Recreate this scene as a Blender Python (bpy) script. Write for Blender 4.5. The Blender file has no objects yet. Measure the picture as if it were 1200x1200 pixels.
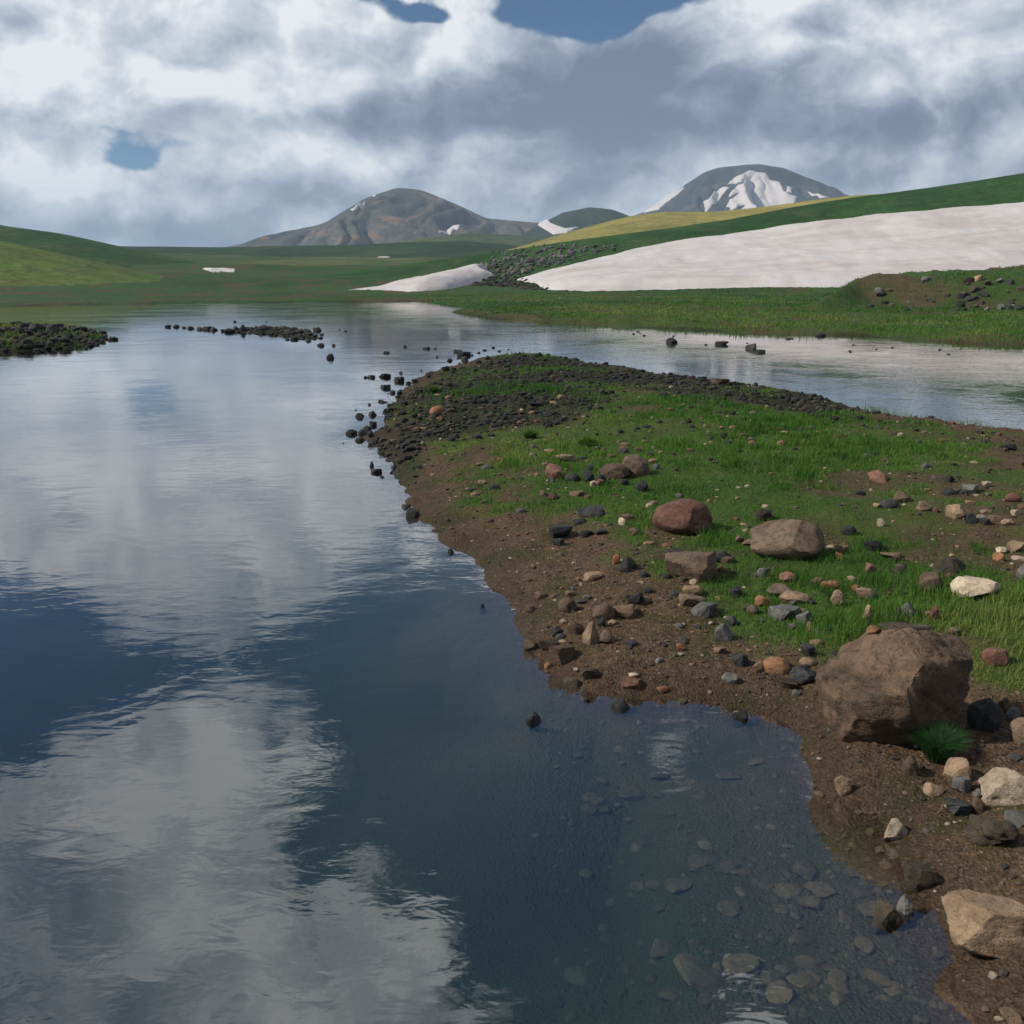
import bpy, bmesh, math, random
import numpy as np
from math import radians, sin, cos, tan, atan2, asin, degrees, pi

random.seed(7)
RNG = np.random.default_rng(11)
scene = bpy.context.scene
COL = scene.collection

# ------------------------------------------------------------------ camera
F = 1200.0                       # focal length in photo pixels (photo is 1200 wide)
PITCH = radians(12.7)
CAMH = 2.6
cp, sp = cos(PITCH), sin(PITCH)
cam_d = bpy.data.cameras.new('camera')
cam_d.sensor_width = 36.0
cam_d.lens = 36.0
cam_d.clip_start = 0.05
cam_d.clip_end = 40000.0
cam = bpy.data.objects.new('camera', cam_d)
COL.objects.link(cam)
cam.location = (0, 0, CAMH)
cam.rotation_euler = (radians(90) - PITCH, 0, 0)
scene.camera = cam


def ray(px, py):
    a = (px - 600.0) / F
    b = (600.0 - py) / F
    return np.array([a, cp + b * sp, -sp + b * cp])


def at_z(px, py, z=0.0):
    d = ray(px, py)
    t = (z - CAMH) / d[2]
    return np.array([d[0] * t, d[1] * t, z])


def at_y(px, py, Y):
    d = ray(px, py)
    t = Y / d[1]
    return np.array([d[0] * t, Y, CAMH + d[2] * t])


def sky_ae(px, py):
    """azimuth / elevation (degrees) of the sky seen at a pixel, directly or mirrored in the lake"""
    d = ray(px, py)
    d = d / np.linalg.norm(d)
    return degrees(atan2(d[0], d[1])), degrees(asin(abs(d[2])))


# ------------------------------------------------------------------ node helper
class N:
    def __init__(self, tree):
        self.t = tree
        self.n = tree.nodes
        self.l = tree.links

    def put(self, sock, v):
        if isinstance(v, bpy.types.NodeSocket):
            self.l.new(v, sock)
        else:
            if sock.type == 'RGBA' and not isinstance(v, (int, float)) and len(v) == 3:
                v = (*v, 1.0)
            if sock.type == 'RGBA' and isinstance(v, (int, float)):
                v = (v, v, v, 1.0)
            sock.default_value = v

    def node(self, typ, out=0, props=None, **ins):
        nd = self.n.new(typ)
        for k, v in (props or {}).items():
            setattr(nd, k, v)
        for k, v in ins.items():
            key = k.replace('_', ' ')
            if key in nd.inputs:
                self.put(nd.inputs[key], v)
            else:
                self.put(nd.inputs[int(k[1:])], v)
        return nd.outputs[out] if out is not None else nd

    def m(self, op, a, b=None, c=None, clamp=False):
        nd = self.n.new('ShaderNodeMath')
        nd.operation = op
        nd.use_clamp = clamp
        self.put(nd.inputs[0], a)
        if b is not None:
            self.put(nd.inputs[1], b)
        if c is not None:
            self.put(nd.inputs[2], c)
        return nd.outputs[0]

    def v(self, op, a, b=None, s=None, out=0):
        nd = self.n.new('ShaderNodeVectorMath')
        nd.operation = op
        self.put(nd.inputs[0], a)
        if b is not None:
            self.put(nd.inputs[1], b)
        if s is not None:
            self.put(nd.inputs['Scale'], s)
        return nd.outputs[out]

    def mix(self, f, a, b):
        nd = self.n.new('ShaderNodeMix')
        nd.data_type = 'RGBA'
        self.put(nd.inputs[0], f)
        self.put(nd.inputs[6], a)
        self.put(nd.inputs[7], b)
        return nd.outputs[2]

    def step(self, x, lo, hi, a=0.0, b=1.0, smooth=True):
        nd = self.n.new('ShaderNodeMapRange')
        nd.interpolation_type = 'SMOOTHSTEP' if smooth else 'LINEAR'
        nd.clamp = True
        self.put(nd.inputs[0], x)
        nd.inputs[1].default_value = lo
        nd.inputs[2].default_value = hi
        nd.inputs[3].default_value = a
        nd.inputs[4].default_value = b
        return nd.outputs[0]

    def noise(self, vec, scale, detail=5.0, rough=0.55, dist=0.0, out=0):
        nd = self.n.new('ShaderNodeTexNoise')
        self.put(nd.inputs['Vector'], vec)
        nd.inputs['Scale'].default_value = scale
        nd.inputs['Detail'].default_value = detail
        nd.inputs['Roughness'].default_value = rough
        nd.inputs['Distortion'].default_value = dist
        return nd.outputs[out]

    def voro(self, vec, scale, feature='F1', detail=0.0, rnd=1.0, out=0, smooth=0.5):
        nd = self.n.new('ShaderNodeTexVoronoi')
        nd.feature = feature
        self.put(nd.inputs['Vector'], vec)
        nd.inputs['Scale'].default_value = scale
        if detail:
            nd.inputs['Detail'].default_value = detail
        if feature == 'SMOOTH_F1':
            nd.inputs['Smoothness'].default_value = smooth
        nd.inputs['Randomness'].default_value = rnd
        return nd.outputs[out]


# ------------------------------------------------------------------ sun
SUN_AZ, SUN_EL = -98.0, 38.0      # degrees, azimuth from +Y (view direction), negative = left
sd_ = bpy.data.lights.new('sun', 'SUN')
sd_.energy = 5.0
sd_.angle = radians(3.0)
sd_.color = (1.0, 0.93, 0.82)
sun = bpy.data.objects.new('sun', sd_)
COL.objects.link(sun)
sdir = np.array([sin(radians(SUN_AZ)) * cos(radians(SUN_EL)), cos(radians(SUN_AZ)) * cos(radians(SUN_EL)), sin(radians(SUN_EL))])
from mathutils import Vector, Matrix, Euler
sun.rotation_euler = Vector(-sdir).to_track_quat('-Z', 'Y').to_euler()
sun.location = (-40, 10, 60)

# ------------------------------------------------------------------ exposure
scene.view_settings.view_transform = 'Standard'
scene.view_settings.look = 'None'
scene.view_settings.exposure = 0.0
scene.view_settings.gamma = 1.0
scene.render.engine = 'CYCLES'
scene.cycles.use_denoising = True
scene.cycles.max_bounces = 6
scene.cycles.diffuse_bounces = 2
scene.cycles.glossy_bounces = 2
scene.cycles.use_adaptive_sampling = True
scene.cycles.adaptive_threshold = 0.02
scene.cycles.transparent_max_bounces = 12
scene.cycles.caustics_reflective = False
scene.cycles.caustics_refractive = False
scene.cycles.volume_bounces = 1
scene.cycles.sample_clamp_indirect = 4.0

# ------------------------------------------------------------------ world: blue sky with broken cumulus
world = bpy.data.worlds.new('World')
scene.world = world
world.use_nodes = True
wt = world.node_tree
wt.nodes.clear()
w = N(wt)
gen = w.node('ShaderNodeTexCoord')          # Generated = direction
dirv = w.v('NORMALIZE', gen)
sep = w.node('ShaderNodeSeparateXYZ', None, Vector=dirv)
dx, dy, dz = sep.outputs[0], sep.outputs[1], sep.outputs[2]
AZ = w.m('MULTIPLY', w.m('ARCTAN2', dx, dy), 180 / pi)
EL = w.m('MULTIPLY', w.m('ARCSINE', dz), 180 / pi)
# clouds get flatter towards the horizon
pz = w.m('MULTIPLY', dz, 1.35)
P3 = w.node('ShaderNodeCombineXYZ', X=dx, Y=dy, Z=pz)
wn = w.noise(P3, 6.0, 3.0, 0.5, out=1)
wsep = w.node('ShaderNodeSeparateXYZ', None, Vector=wn)
AZ = w.m('MULTIPLY_ADD', w.m('SUBTRACT', wsep.outputs[0], 0.5), 10.0, AZ)
EL = w.m('MULTIPLY_ADD', w.m('SUBTRACT', wsep.outputs[1], 0.5), 6.0, EL)
Pw = w.v('ADD', P3, w.v('SCALE', w.v('SUBTRACT', wn, (0.5, 0.5, 0.5)), s=0.07))


def blobs(acc, lst):
    """sum of soft patches of the sky; each: pixel x, pixel y, half width, half height in photo pixels, amount"""
    for (px, py, sx, sy, amt) in lst:
        a, e = sky_ae(px, py)
        a2, _ = sky_ae(px + sx, py)
        _, e2 = sky_ae(px, py + sy)
        sa = max(abs(a2 - a), 0.3)
        se = max(abs(e2 - e), 0.3)
        gx = w.m('MULTIPLY_ADD', AZ, 1 / sa, -a / sa)
        gy = w.m('MULTIPLY_ADD', EL, 1 / se, -e / se)
        r2 = w.m('MULTIPLY_ADD', gy, gy, w.m('MULTIPLY', gx, gx))
        g = w.m('POWER', 0.36788, r2)
        acc = w.m('MULTIPLY_ADD', g, amt, acc)
    return acc


def cloud_noise(p):
    a = w.noise(p, 3.6, 6.0, 0.52)
    b = w.m('ABSOLUTE', w.m('SUBTRACT', w.noise(p, 7.5, 1.0, 0.5), 0.5))
    c = w.m('ABSOLUTE', w.m('SUBTRACT', w.noise(p, 17.0, 1.0, 0.5), 0.5))
    d = w.m('ABSOLUTE', w.m('SUBTRACT', w.noise(p, 40.0, 3.0, 0.55), 0.5))
    bc = w.m('MULTIPLY_ADD', b, 0.95, w.m('MULTIPLY_ADD', c, 0.42, w.m('MULTIPLY', d, 0.34)))
    return w.m('ADD', bc, w.m('SUBTRACT', a, 0.17))


n0 = cloud_noise(Pw)
n1 = cloud_noise(w.v('ADD', Pw, (-0.014, 0.0, 0.024)))
n2 = w.noise(w.v('ADD', Pw, (-0.07, 0.0, 0.10)), 4.0, 2.0, 0.5)
relief = w.m('ADD', w.m('SUBTRACT', n0, n1), w.m('MULTIPLY', w.m('SUBTRACT', w.noise(Pw, 4.0, 2.0, 0.5), n2), 0.7))

# coverage: holes of blue are negative
D = w.m('MULTIPLY_ADD', w.m('SUBTRACT', n0, 0.5), 1.7, 0.34)
D = w.m('ADD', D, w.step(EL, 1.0, 8.0, 0.45, 0.0))
D = blobs(D, [
    # seen directly
    (680, 4, 110, 36, -1.5), (480, 2, 50, 16, -0.8), (190, 178, 70, 16, -0.40), (105, 52, 55, 14, -0.55), (330, 182, 70, 12, -0.3),
    (250, 150, 500, 10, 0.1), (800, 120, 260, 90, 0.5), (1080, 60, 170, 90, 0.5), (250, 95, 190, 45, 0.35), (300, 225, 260, 30, 0.3), (60, 215, 90, 25, 0.3),
    (850, 20, 80, 40, 0.5), (560, 130, 120, 60, 0.3),
    # seen mirrored in the lake
    (190, 510, 45, 50, -0.35), (0, 770, 70, 90, -0.9), (120, 800, 120, 55, -0.5), (280, 775, 120, 40, -0.35), (540, 720, 70, 70, -0.6),
    (520, 880, 150, 170, -1.3), (640, 1130, 120, 70, -0.6), (0, 880, 40, 50, -0.3), (100, 1110, 50, 40, -0.25),
    (330, 600, 260, 80, 0.5), (40, 560, 120, 70, 0.5), (200, 860, 130, 60, 0.35), (150, 990, 150, 120, 0.6), (300, 700, 120, 60, 0.3), (850, 1000, 190, 190, -0.7), (1050, 1120, 160, 120, -0.7), (930, 1120, 140, 80, -0.6), (260, 1150, 120, 60, 0.35), (450, 1120, 60, 60, 0.3),
])
alpha = w.step(D, -0.02, 0.26)
# brightness of the cloud itself
L = w.m('MULTIPLY_ADD', relief, 1.9, 0.50)
L = w.m('MULTIPLY_ADD', w.m('SUBTRACT', n0, 0.5), -0.35, L)
L = blobs(L, [
    (250, 85, 190, 42, 0.26), (60, 105, 110, 40, 0.26), (860, 25, 85, 50, 0.50), (530, 70, 60, 50, 0.22), (640, 30, 60, 25, 0.12), (70, 200, 110, 25, 0.36), (330, 190, 150, 32, 0.30),
    (230, 240, 130, 16, 0.20), (560, 215, 90, 30, 0.14), (1080, 60, 130, 70, 0.12), (1180, 180, 60, 30, 0.15), (650, 205, 90, 30, 0.12),
    (760, 115, 150, 75, -0.36), (920, 150, 170, 40, -0.26), (640, 90, 70, 45, -0.2), (450, 132, 120, 28, -0.26), (300, 130, 120, 16, -0.25), (1080, 150, 130, 34, -0.30),
    (120, 268, 260, 16, -0.35), (400, 240, 60, 18, -0.25), (980, 215, 130, 14, -0.18), (60, 145, 120, 14, -0.22), (100, 20, 130, 22, -0.15),
    # mirrored
    (380, 620, 150, 60, 0.25), (330, 470, 160, 40, 0.1), (150, 960, 180, 160, 0.22), (280, 880, 100, 60, 0.1), (250, 1130, 180, 90, 0.12), (860, 960, 190, 160, -0.12), (600, 620, 60, 60, 0.0),
])
ccol = w.node('ShaderNodeValToRGB', None, Fac=L)
cr = ccol.color_ramp
cr.elements[0].position = 0.0
cr.elements[0].color = (0.150, 0.195, 0.290, 1)
cr.elements[1].position = 1.0
cr.elements[1].color = (0.90, 0.915, 0.94, 1)
for pos, c in ((0.28, (0.245, 0.300, 0.405)), (0.52, (0.430, 0.490, 0.580)), (0.78, (0.66, 0.70, 0.76))):
    e = cr.elements.new(pos)
    e.color = (*c, 1)
sky = w.node('ShaderNodeTexSky', None)
sky.sky_type = 'NISHITA'
sky.sun_disc = False
sky.sun_elevation = radians(SUN_EL)
sky.sun_rotation = radians(SUN_AZ)
sky.altitude = 3000
sky.air_density = 1.0
sky.dust_density = 0.4
sky.ozone_density = 1.0
BG = 0.055
clouds = w.v('SCALE', ccol.outputs[0], s=1.0 / BG)
blue = w.v('MULTIPLY', sky.outputs[0], (0.58, 0.95, 1.18))
fin = w.mix(alpha, blue, clouds)
bg = w.node('ShaderNodeBackground', None, Color=fin, Strength=BG)
wo = wt.nodes.new('ShaderNodeOutputWorld')
wt.links.new(bg.outputs[0], wo.inputs[0])
world.cycles.sampling_method = 'MANUAL'
world.cycles.sample_map_resolution = 512


# ================================================================== numeric helpers
def _hash(ix, iy, seed):
    h = (ix.astype(np.int64) * 374761393 + iy.astype(np.int64) * 668265263 + seed * 1274126177) & 0xffffffff
    h = ((h ^ (h >> 13)) * 1274126177) & 0xffffffff
    h = h ^ (h >> 16)
    return (h & 0xffff) / 65535.0


def vnoise(x, y, seed=0):
    ix = np.floor(x)
    iy = np.floor(y)
    fx = x - ix
    fy = y - iy
    ux = fx * fx * fx * (fx * (fx * 6 - 15) + 10)
    uy = fy * fy * fy * (fy * (fy * 6 - 15) + 10)
    a = _hash(ix, iy, seed)
    b = _hash(ix + 1, iy, seed)
    c = _hash(ix, iy + 1, seed)
    d = _hash(ix + 1, iy + 1, seed)
    return (a + (b - a) * ux) * (1 - uy) + (c + (d - c) * ux) * uy


def fbm(x, y, octv=4, seed=0, gain=0.5):
    x = np.asarray(x, float)
    y = np.asarray(y, float)
    s = 0
    amp = 1.0
    tot = 0
    for o in range(octv):
        s = s + amp * vnoise(x * 1.0 + 17.3 * o, y * 1.0 - 9.1 * o, seed + o)
        tot += amp
        amp *= gain
        x = x * 2.03
        y = y * 2.03
    return s / tot - 0.5


def sstep(x, a, b):
    t = np.clip((x - a) / (b - a), 0, 1)
    return t * t * (3 - 2 * t)


def poly_sd(poly, x, y):
    """signed distance to a closed polygon, positive inside"""
    poly = np.asarray(poly, float)[:, :2]
    shp = np.shape(x)
    x = np.ravel(np.asarray(x, float))
    y = np.ravel(np.asarray(y, float))
    d2 = np.full(x.shape, 1e18)
    inside = np.zeros(x.shape, bool)
    n = len(poly)
    for i in range(n):
        ax, ay = poly[i]
        bx, by = poly[(i + 1) % n]
        ex, ey = bx - ax, by - ay
        L2 = ex * ex + ey * ey + 1e-12
        t = np.clip(((x - ax) * ex + (y - ay) * ey) / L2, 0, 1)
        qx = x - (ax + t * ex)
        qy = y - (ay + t * ey)
        d2 = np.minimum(d2, qx * qx + qy * qy)
        if ay != by:
            c = ((ay > y) != (by > y)) & (x < ex * (y - ay) / (by - ay) + ax)
            inside ^= c
    return (np.where(inside, 1, -1) * np.sqrt(d2)).reshape(shp)


# ================================================================== lake outline (traced on the water plane z = 0)
pen_px = [(1175, 1225), (1150, 1200), (1122, 1165), (1102, 1110), (1086, 1075), (1062, 1040), (1046, 992), (1036, 966), (1004, 948), (966, 928), (955, 905),
          (944, 884), (928, 858), (908, 841), (868, 829), (820, 823), (780, 821), (740, 822), (692, 815), (660, 804), (640, 784), (617, 757), (601, 727), (585, 700), (566, 665),
          (540, 641), (506, 621), (488, 600), (472, 578), (462, 556), (446, 541), (436, 516), (448, 492), (466, 462), (496, 441), (530, 429),
          (580, 420), (640, 419), (700, 430), (760, 438), (830, 450), (900, 458), (950, 465), (1000, 480), (1060, 492), (1130, 503), (1200, 512)]
far_px = [(1330, 416), (1200, 405), (1120, 402), (1050, 398), (1000, 393), (950, 392), (900, 391), (850, 389), (800, 386), (750, 384), (700, 381), (640, 378), (590, 375), (556, 371), (528, 366),
          (545, 361), (520, 358), (490, 353), (440, 353.5), (370, 354), (300, 354.5), (200, 355.5), (100, 357), (0, 358.5), (-150, 361)]
lake = [(1.4, 0.6), (1.75, 2.2)]
lake += [tuple(at_z(*p)[:2]) for p in pen_px]
e1 = at_z(1200, 512)
lake += [(e1[0] + 6, e1[1] - 0.6), (e1[0] + 13, e1[1] + 3), (e1[0] + 18, e1[1] + 12)]
lake += [tuple(at_z(*p)[:2]) for p in far_px]
lake += [(-130, 95), (-140, 50), (-100, 5), (-40, -7), (-8, -5), (-1.5, -2.5)]
LAKE = np.array(lake)
isl_px = [(-80, 386), (-20, 384), (40, 383), (90, 387), (122, 392), (128, 399), (100, 407), (40, 411), (-40, 414), (-90, 412)]
ISL = np.array([at_z(*p)[:2] for p in isl_px])
bar_px = [(268, 387), (300, 384), (345, 385), (362, 390), (376, 397), (360, 397), (320, 393), (290, 390)]
BAR = np.array([at_z(*p)[:2] for p in bar_px])
mnd_px = [(960, 362), (1010, 358), (1100, 359), (1200, 360), (1300, 362), (1300, 346), (1200, 346), (1080, 347), (1000, 348)]
MND = np.array([at_z(*p, 0.5)[:2] for p in mnd_px])
# where grass grows on the peninsula, where dark rubble lies
grass_px = [(470, 480), (560, 452), (700, 455), (860, 470), (1000, 489), (1250, 514), (1300, 600), (1300, 900), (1185, 822), (1130, 765), (1060, 735), (975, 752), (900, 762), (862, 745),
            (835, 705), (770, 672), (720, 648), (650, 612), (560, 598), (530, 560), (500, 520)]
GRS = np.array([at_z(*p, 0.22)[:2] for p in grass_px])
rub_px = [(430, 520), (445, 490), (470, 455), (530, 424), (640, 412), (760, 432), (900, 452), (1010, 478), (960, 492), (850, 474), (760, 470), (690, 500), (600, 516), (520, 520), (470, 560)]
RUB = np.array([at_z(*p, 0.18)[:2] for p in rub_px])


tip = [(475, 406, 7, 4), (453, 413, 7, 4), (500, 408, 9, 4), (428, 442, 6, 4), (435, 442, 10, 5), (447, 441, 8, 5), (452, 441, 12, 7), (468, 446, 11, 9), (470, 437, 7, 5), (452, 454, 12, 7), (460, 460, 8, 6), (468, 462, 10, 7),
       (451, 471, 10, 4), (452, 482, 10, 7), (422, 488, 11, 8), (437, 486, 10, 8), (417, 480, 4, 3), (412, 508, 15, 9), (424, 508, 9, 9), (430, 505, 14, 11), (437, 498, 9, 8), (434, 512, 9, 8), (422, 516, 12, 8), (402, 519, 4, 3),
       (436, 546, 8, 11), (441, 553, 13, 8), (461, 549, 6, 6), (448, 559, 8, 4), (543, 416, 18, 8), (527, 422, 9, 5), (545, 424, 9, 7), (553, 416, 6, 4), (568, 410, 8, 3), (585, 411, 6, 3), (578, 407, 5, 3), (510, 408, 4, 3),
       (631, 418, 9, 5), (622, 418, 5, 3), (502, 442, 6, 4), (522, 434, 10, 5), (486, 448, 8, 5), (536, 412, 10, 5), (560, 413, 6, 3), (596, 409, 4, 2), (512, 418, 5, 3), (494, 434, 4, 3), (440, 520, 7, 6), (446, 470, 6, 4), (433, 474, 5, 4)]
bar_rocks = [(197, 383, 7, 4), (207, 383, 9, 5), (216, 384, 6, 3), (224, 385, 9, 5), (234, 386, 8, 5), (243, 386, 10, 6), (250, 387, 10, 7), (262, 388, 8, 4), (269, 389, 13, 7), (276, 387, 8, 5), (285, 388, 9, 8),
                         (296, 386, 5, 3), (310, 387, 12, 5), (322, 387, 6, 4), (332, 388, 12, 5), (342, 391, 9, 4), (352, 394, 8, 4), (345, 398, 9, 4), (362, 400, 8, 4), (376, 405, 9, 5), (337, 398, 6, 3), (391, 405, 5, 4), (318, 392, 8, 4), (275, 377, 4, 3),
                         (312, 377, 4, 2), (398, 386, 3, 2), (405, 388, 3, 2)]
chan = []
for i in range(16):
    px_ = random.uniform(720, 1200)
    ww_ = random.uniform(3, 6)
    chan.append((px_, np.interp(px_, [720, 850, 950, 1050, 1200], [386, 392, 396, 403, 412]) + random.uniform(1, 14), ww_, ww_ * 0.5))
water_single = [(787, 402), (846, 404), (880, 409), (891, 413), (961, 394), (388, 420), (372, 388), (484, 606), (476, 595), (528, 648), (566, 711), (625, 848), (868, 845), (863, 838), (728, 831), (1041, 1084), (1060, 1070)]
WROCK = np.array([at_z(q[0], q[1], 0)[:2] for q in tip + bar_rocks + chan + water_single])


class SD:
    """signed distance to an outline, sampled once on a fine and a coarse raster"""
    def __init__(self, poly, fine, coarse=None):
        self.lv = []
        for q in (fine, coarse):
            if q is None:
                continue
            x0, x1, y0, y1, st = q
            gx = np.arange(x0, x1 + st, st)
            gy = np.arange(y0, y1 + st, st)
            X, Y = np.meshgrid(gx, gy, indexing='ij')
            self.lv.append((x0, y0, st, len(gx), len(gy), poly_sd(poly, X, Y).astype(np.float32)))

    def __call__(self, x, y):
        x = np.asarray(x, float)
        y = np.asarray(y, float)
        out = None
        for (x0, y0, st, nx, ny, g) in self.lv[::-1]:
            u = (x - x0) / st
            v = (y - y0) / st
            ins = (u >= 0) & (v >= 0) & (u < nx - 1) & (v < ny - 1)
            uc = np.clip(u, 0, nx - 1.001)
            vc = np.clip(v, 0, ny - 1.001)
            i = uc.astype(int)
            j = vc.astype(int)
            fu = uc - i
            fv = vc - j
            val = (g[i, j] * (1 - fu) + g[i + 1, j] * fu) * (1 - fv) + (g[i, j + 1] * (1 - fu) + g[i + 1, j + 1] * fu) * fv
            val = val - np.hypot(u - uc, v - vc) * st
            out = val if out is None else np.where(ins, val, out)
        return out


sd_lake = SD(LAKE, (-6, 26, -1, 47, 0.09), (-260, 260, -100, 420, 1.6))
sd_isl = SD(ISL, (-60, 0, 30, 80, 0.3))
sd_bar = SD(BAR, (-40, 10, 35, 90, 0.3))
sd_mnd = SD(MND, (0, 110, 50, 150, 0.6))
sd_grs = SD(GRS, (-12, 45, 0, 50, 0.14))
sd_rub = SD(RUB, (-12, 45, 0, 60, 0.14))


class ShoalSD(SD):
    """distance to the nearest stone that stands in the water: the bed rises to a shoal there"""
    def __init__(self, q):
        x0, x1, y0, y1, st = q
        gx = np.arange(x0, x1 + st, st)
        gy = np.arange(y0, y1 + st, st)
        X, Y = np.meshgrid(gx, gy, indexing='ij')
        d = np.full(X.shape, 1e9)
        for a, b in WROCK:
            d = np.minimum(d, np.hypot(X - a, Y - b))
        self.lv = [(x0, y0, st, len(gx), len(gy), -d.astype(np.float32))]


sd_shoal = ShoalSD((-45, 50, 2, 85, 0.22))


def ground_h(x, y, detail=True):
    x = np.asarray(x, float)
    y = np.asarray(y, float)
    sdw = sd_lake(x, y)
    wob = fbm(x * 1.6, y * 1.6, 4, 3) * 0.5
    sd = -sdw + wob * np.clip(np.hypot(x, y) / 12, 0.15, 1.2)     # >0 on land
    mid = np.interp(x, [-200, -20, 0, 15, 30, 60], [50, 52, 50, 35, 27, 22])
    far = sstep(y, mid - 3, mid + 3)
    l = np.clip(sd, 0, None)
    near_z = 0.10 * (1 - np.exp(-l / 0.25)) + 0.26 * (1 - np.exp(-l / 2.2)) + 0.006 * np.minimum(l, 40)
    behind = sstep(2.0 - y, 0.0, 3.0)
    near_z = near_z + behind * 0.55 * (1 - np.exp(-l / 1.0))
    far_z = 0.22 * (1 - np.exp(-l / 0.9)) + 0.009 * np.minimum(l, 90) + 0.030 * np.clip(np.minimum(l, 1000) - 45, 0, None)
    r = np.hypot(x, y)
    far_z = far_z + (fbm(x / 45, y / 45, 4, 21) * 1.6 + fbm(x / 160, y / 160, 3, 22) * 9 * sstep(l, 60, 400)) * sstep(l, 8, 70)
    z = np.where(sd > 0, near_z * (1 - far) + far_z * far, 0)
    # lake bed
    dep = np.clip(-sd, 0, None)
    shelf = 0.05 * (1 - np.exp(-dep / 0.2)) + 0.16 * dep * np.exp(-((dep - 0) / 6.0)) + 0.9 * sstep(dep, 2.4, 7.0) + 1.4 * sstep(dep, 5, 16)
    shelf = shelf + 1.9 * sstep(1.0 - x + 0.12 * (y - 4), 0.0, 2.4) * sstep(dep, 0.25, 1.8) * (1 - sstep(y, 16, 30))
    z = np.where(sd <= 0, -shelf, z)
    # islands
    for poly, hh in ((sd_isl, 0.36), (sd_bar, 0.08)):
        s2 = poly(x, y) + fbm(x * 0.8, y * 0.8, 3, 8) * 0.9
        zi = np.where(s2 > 0, hh * (1 - np.exp(-s2 / 1.3)), -2.0 * (1 - np.exp(s2 / 3.0)))
        z = np.maximum(z, zi)
    ds = -sd_shoal(x, y)
    z = np.maximum(z, np.where(z < 0, -0.03 - 0.30 * ds, -9))
    s3 = sd_mnd(x, y)
    z = z + sstep(s3, -3.0, 4.0) * (2.3 + fbm(x / 6, y / 6, 4, 31) * 1.8) * far
    if detail:
        a = sstep(r, 0, 2) * (1 - sstep(r, 200, 600))
        land = sstep(sd, -0.1, 0.5)
        z = z + a * (fbm(x * 0.7, y * 0.7, 3, 41) * 0.16 * land + fbm(x * 3.1, y * 3.1, 4, 42) * (0.03 + 0.045 * land) + fbm(x * 14, y * 14, 3, 43) * 0.016 * (1 - sstep(r, 20, 40)))
        z = z + far * land * fbm(x * 0.9, y * 0.9, 4, 44, 0.6) * 0.30 * (1 - sstep(r, 200, 500))
    return z


def plain_h(x, y):
    l = np.clip(y - np.interp(x, [-70, 0, 20, 40], [130, 115, 62, 45]), 0, None)
    return 0.22 + 0.009 * np.minimum(l, 90) + 0.030 * np.clip(np.minimum(l, 1000) - 45, 0, None)


def G1(x, y):
    return float(ground_h(np.array([x]), np.array([y]))[0])


_TT = 2.0 * (260 / 2.0) ** np.linspace(0, 1, 520)


def on_ground(px, py):
    """where the pixel's ray first meets the ground"""
    d = ray(px, py)
    t = _TT / d[1]
    gap = CAMH + d[2] * t - ground_h(d[0] * t, d[1] * t)
    k = np.where(gap <= 0)[0]
    i_ = max(int(k[0]) if len(k) else len(t) - 1, 1)
    f = gap[i_ - 1] / max(gap[i_ - 1] - gap[i_], 1e-9) if len(k) else 1.0
    tt = t[i_ - 1] + (t[i_] - t[i_ - 1]) * min(max(f, 0), 1)
    p = np.array([d[0] * tt, d[1] * tt, 0.0])
    p[2] = G1(p[0], p[1])
    return p


# ================================================================== mesh helpers
def mesh_np(name, verts, faces, smooth=True, mat=None, attrs=None):
    """verts (n,3), faces list of (k,3|4) arrays"""
    me = bpy.data.meshes.new(name)
    verts = np.asarray(verts, np.float32)
    me.vertices.add(len(verts))
    me.vertices.foreach_set('co', verts.ravel())
    loops = []
    starts = []
    tot = 0
    for f in faces:
        f = np.asarray(f, np.int32)
        if len(f) == 0:
            continue
        k = f.shape[1]
        loops.append(f.ravel())
        starts.append(np.arange(len(f), dtype=np.int32) * k + tot)
        tot += f.size
    loops = np.concatenate(loops)
    starts = np.concatenate(starts)
    me.loops.add(len(loops))
    me.loops.foreach_set('vertex_index', loops)
    me.polygons.add(len(starts))
    me.polygons.foreach_set('loop_start', starts)
    me.update(calc_edges=True)
    me.validate()
    me.polygons.foreach_set('use_smooth', np.full(len(me.polygons), smooth))
    for an, (typ, data) in (attrs or {}).items():
        at = me.attributes.new(an, typ, 'POINT')
        if typ == 'FLOAT':
            at.data.foreach_set('value', np.asarray(data, np.float32).ravel())
        else:
            at.data.foreach_set('color', np.asarray(data, np.float32).ravel())
    if mat:
        me.materials.append(mat)
    return me


def link(name, me, parent=None):
    o = bpy.data.objects.new(name, me)
    COL.objects.link(o)
    if parent:
        o.parent = parent
    return o


def tag(o, label=None, cat=None, group=None, kind=None):
    if label:
        o['label'] = label
    if cat:
        o['category'] = cat
    if group:
        o['group'] = group
    if kind:
        o['kind'] = kind
    return o


def grid_faces(nr, nc, wrap=False):
    r = np.arange(nr - 1)[:, None]
    cN = nc if wrap else nc - 1
    c = np.arange(cN)[None, :]
    c2 = (c + 1) % nc
    a = r * nc + c
    b = r * nc + c2
    d = (r + 1) * nc + c2
    e = (r + 1) * nc + c
    return np.stack([a, b, d, e], -1).reshape(-1, 4)


# ================================================================== materials
def new_mat(name):
    m = bpy.data.materials.new(name)
    m.use_nodes = True
    m.node_tree.nodes.clear()
    n = N(m.node_tree)
    out = n.node('ShaderNodeOutputMaterial', None)
    return m, n, out


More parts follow.
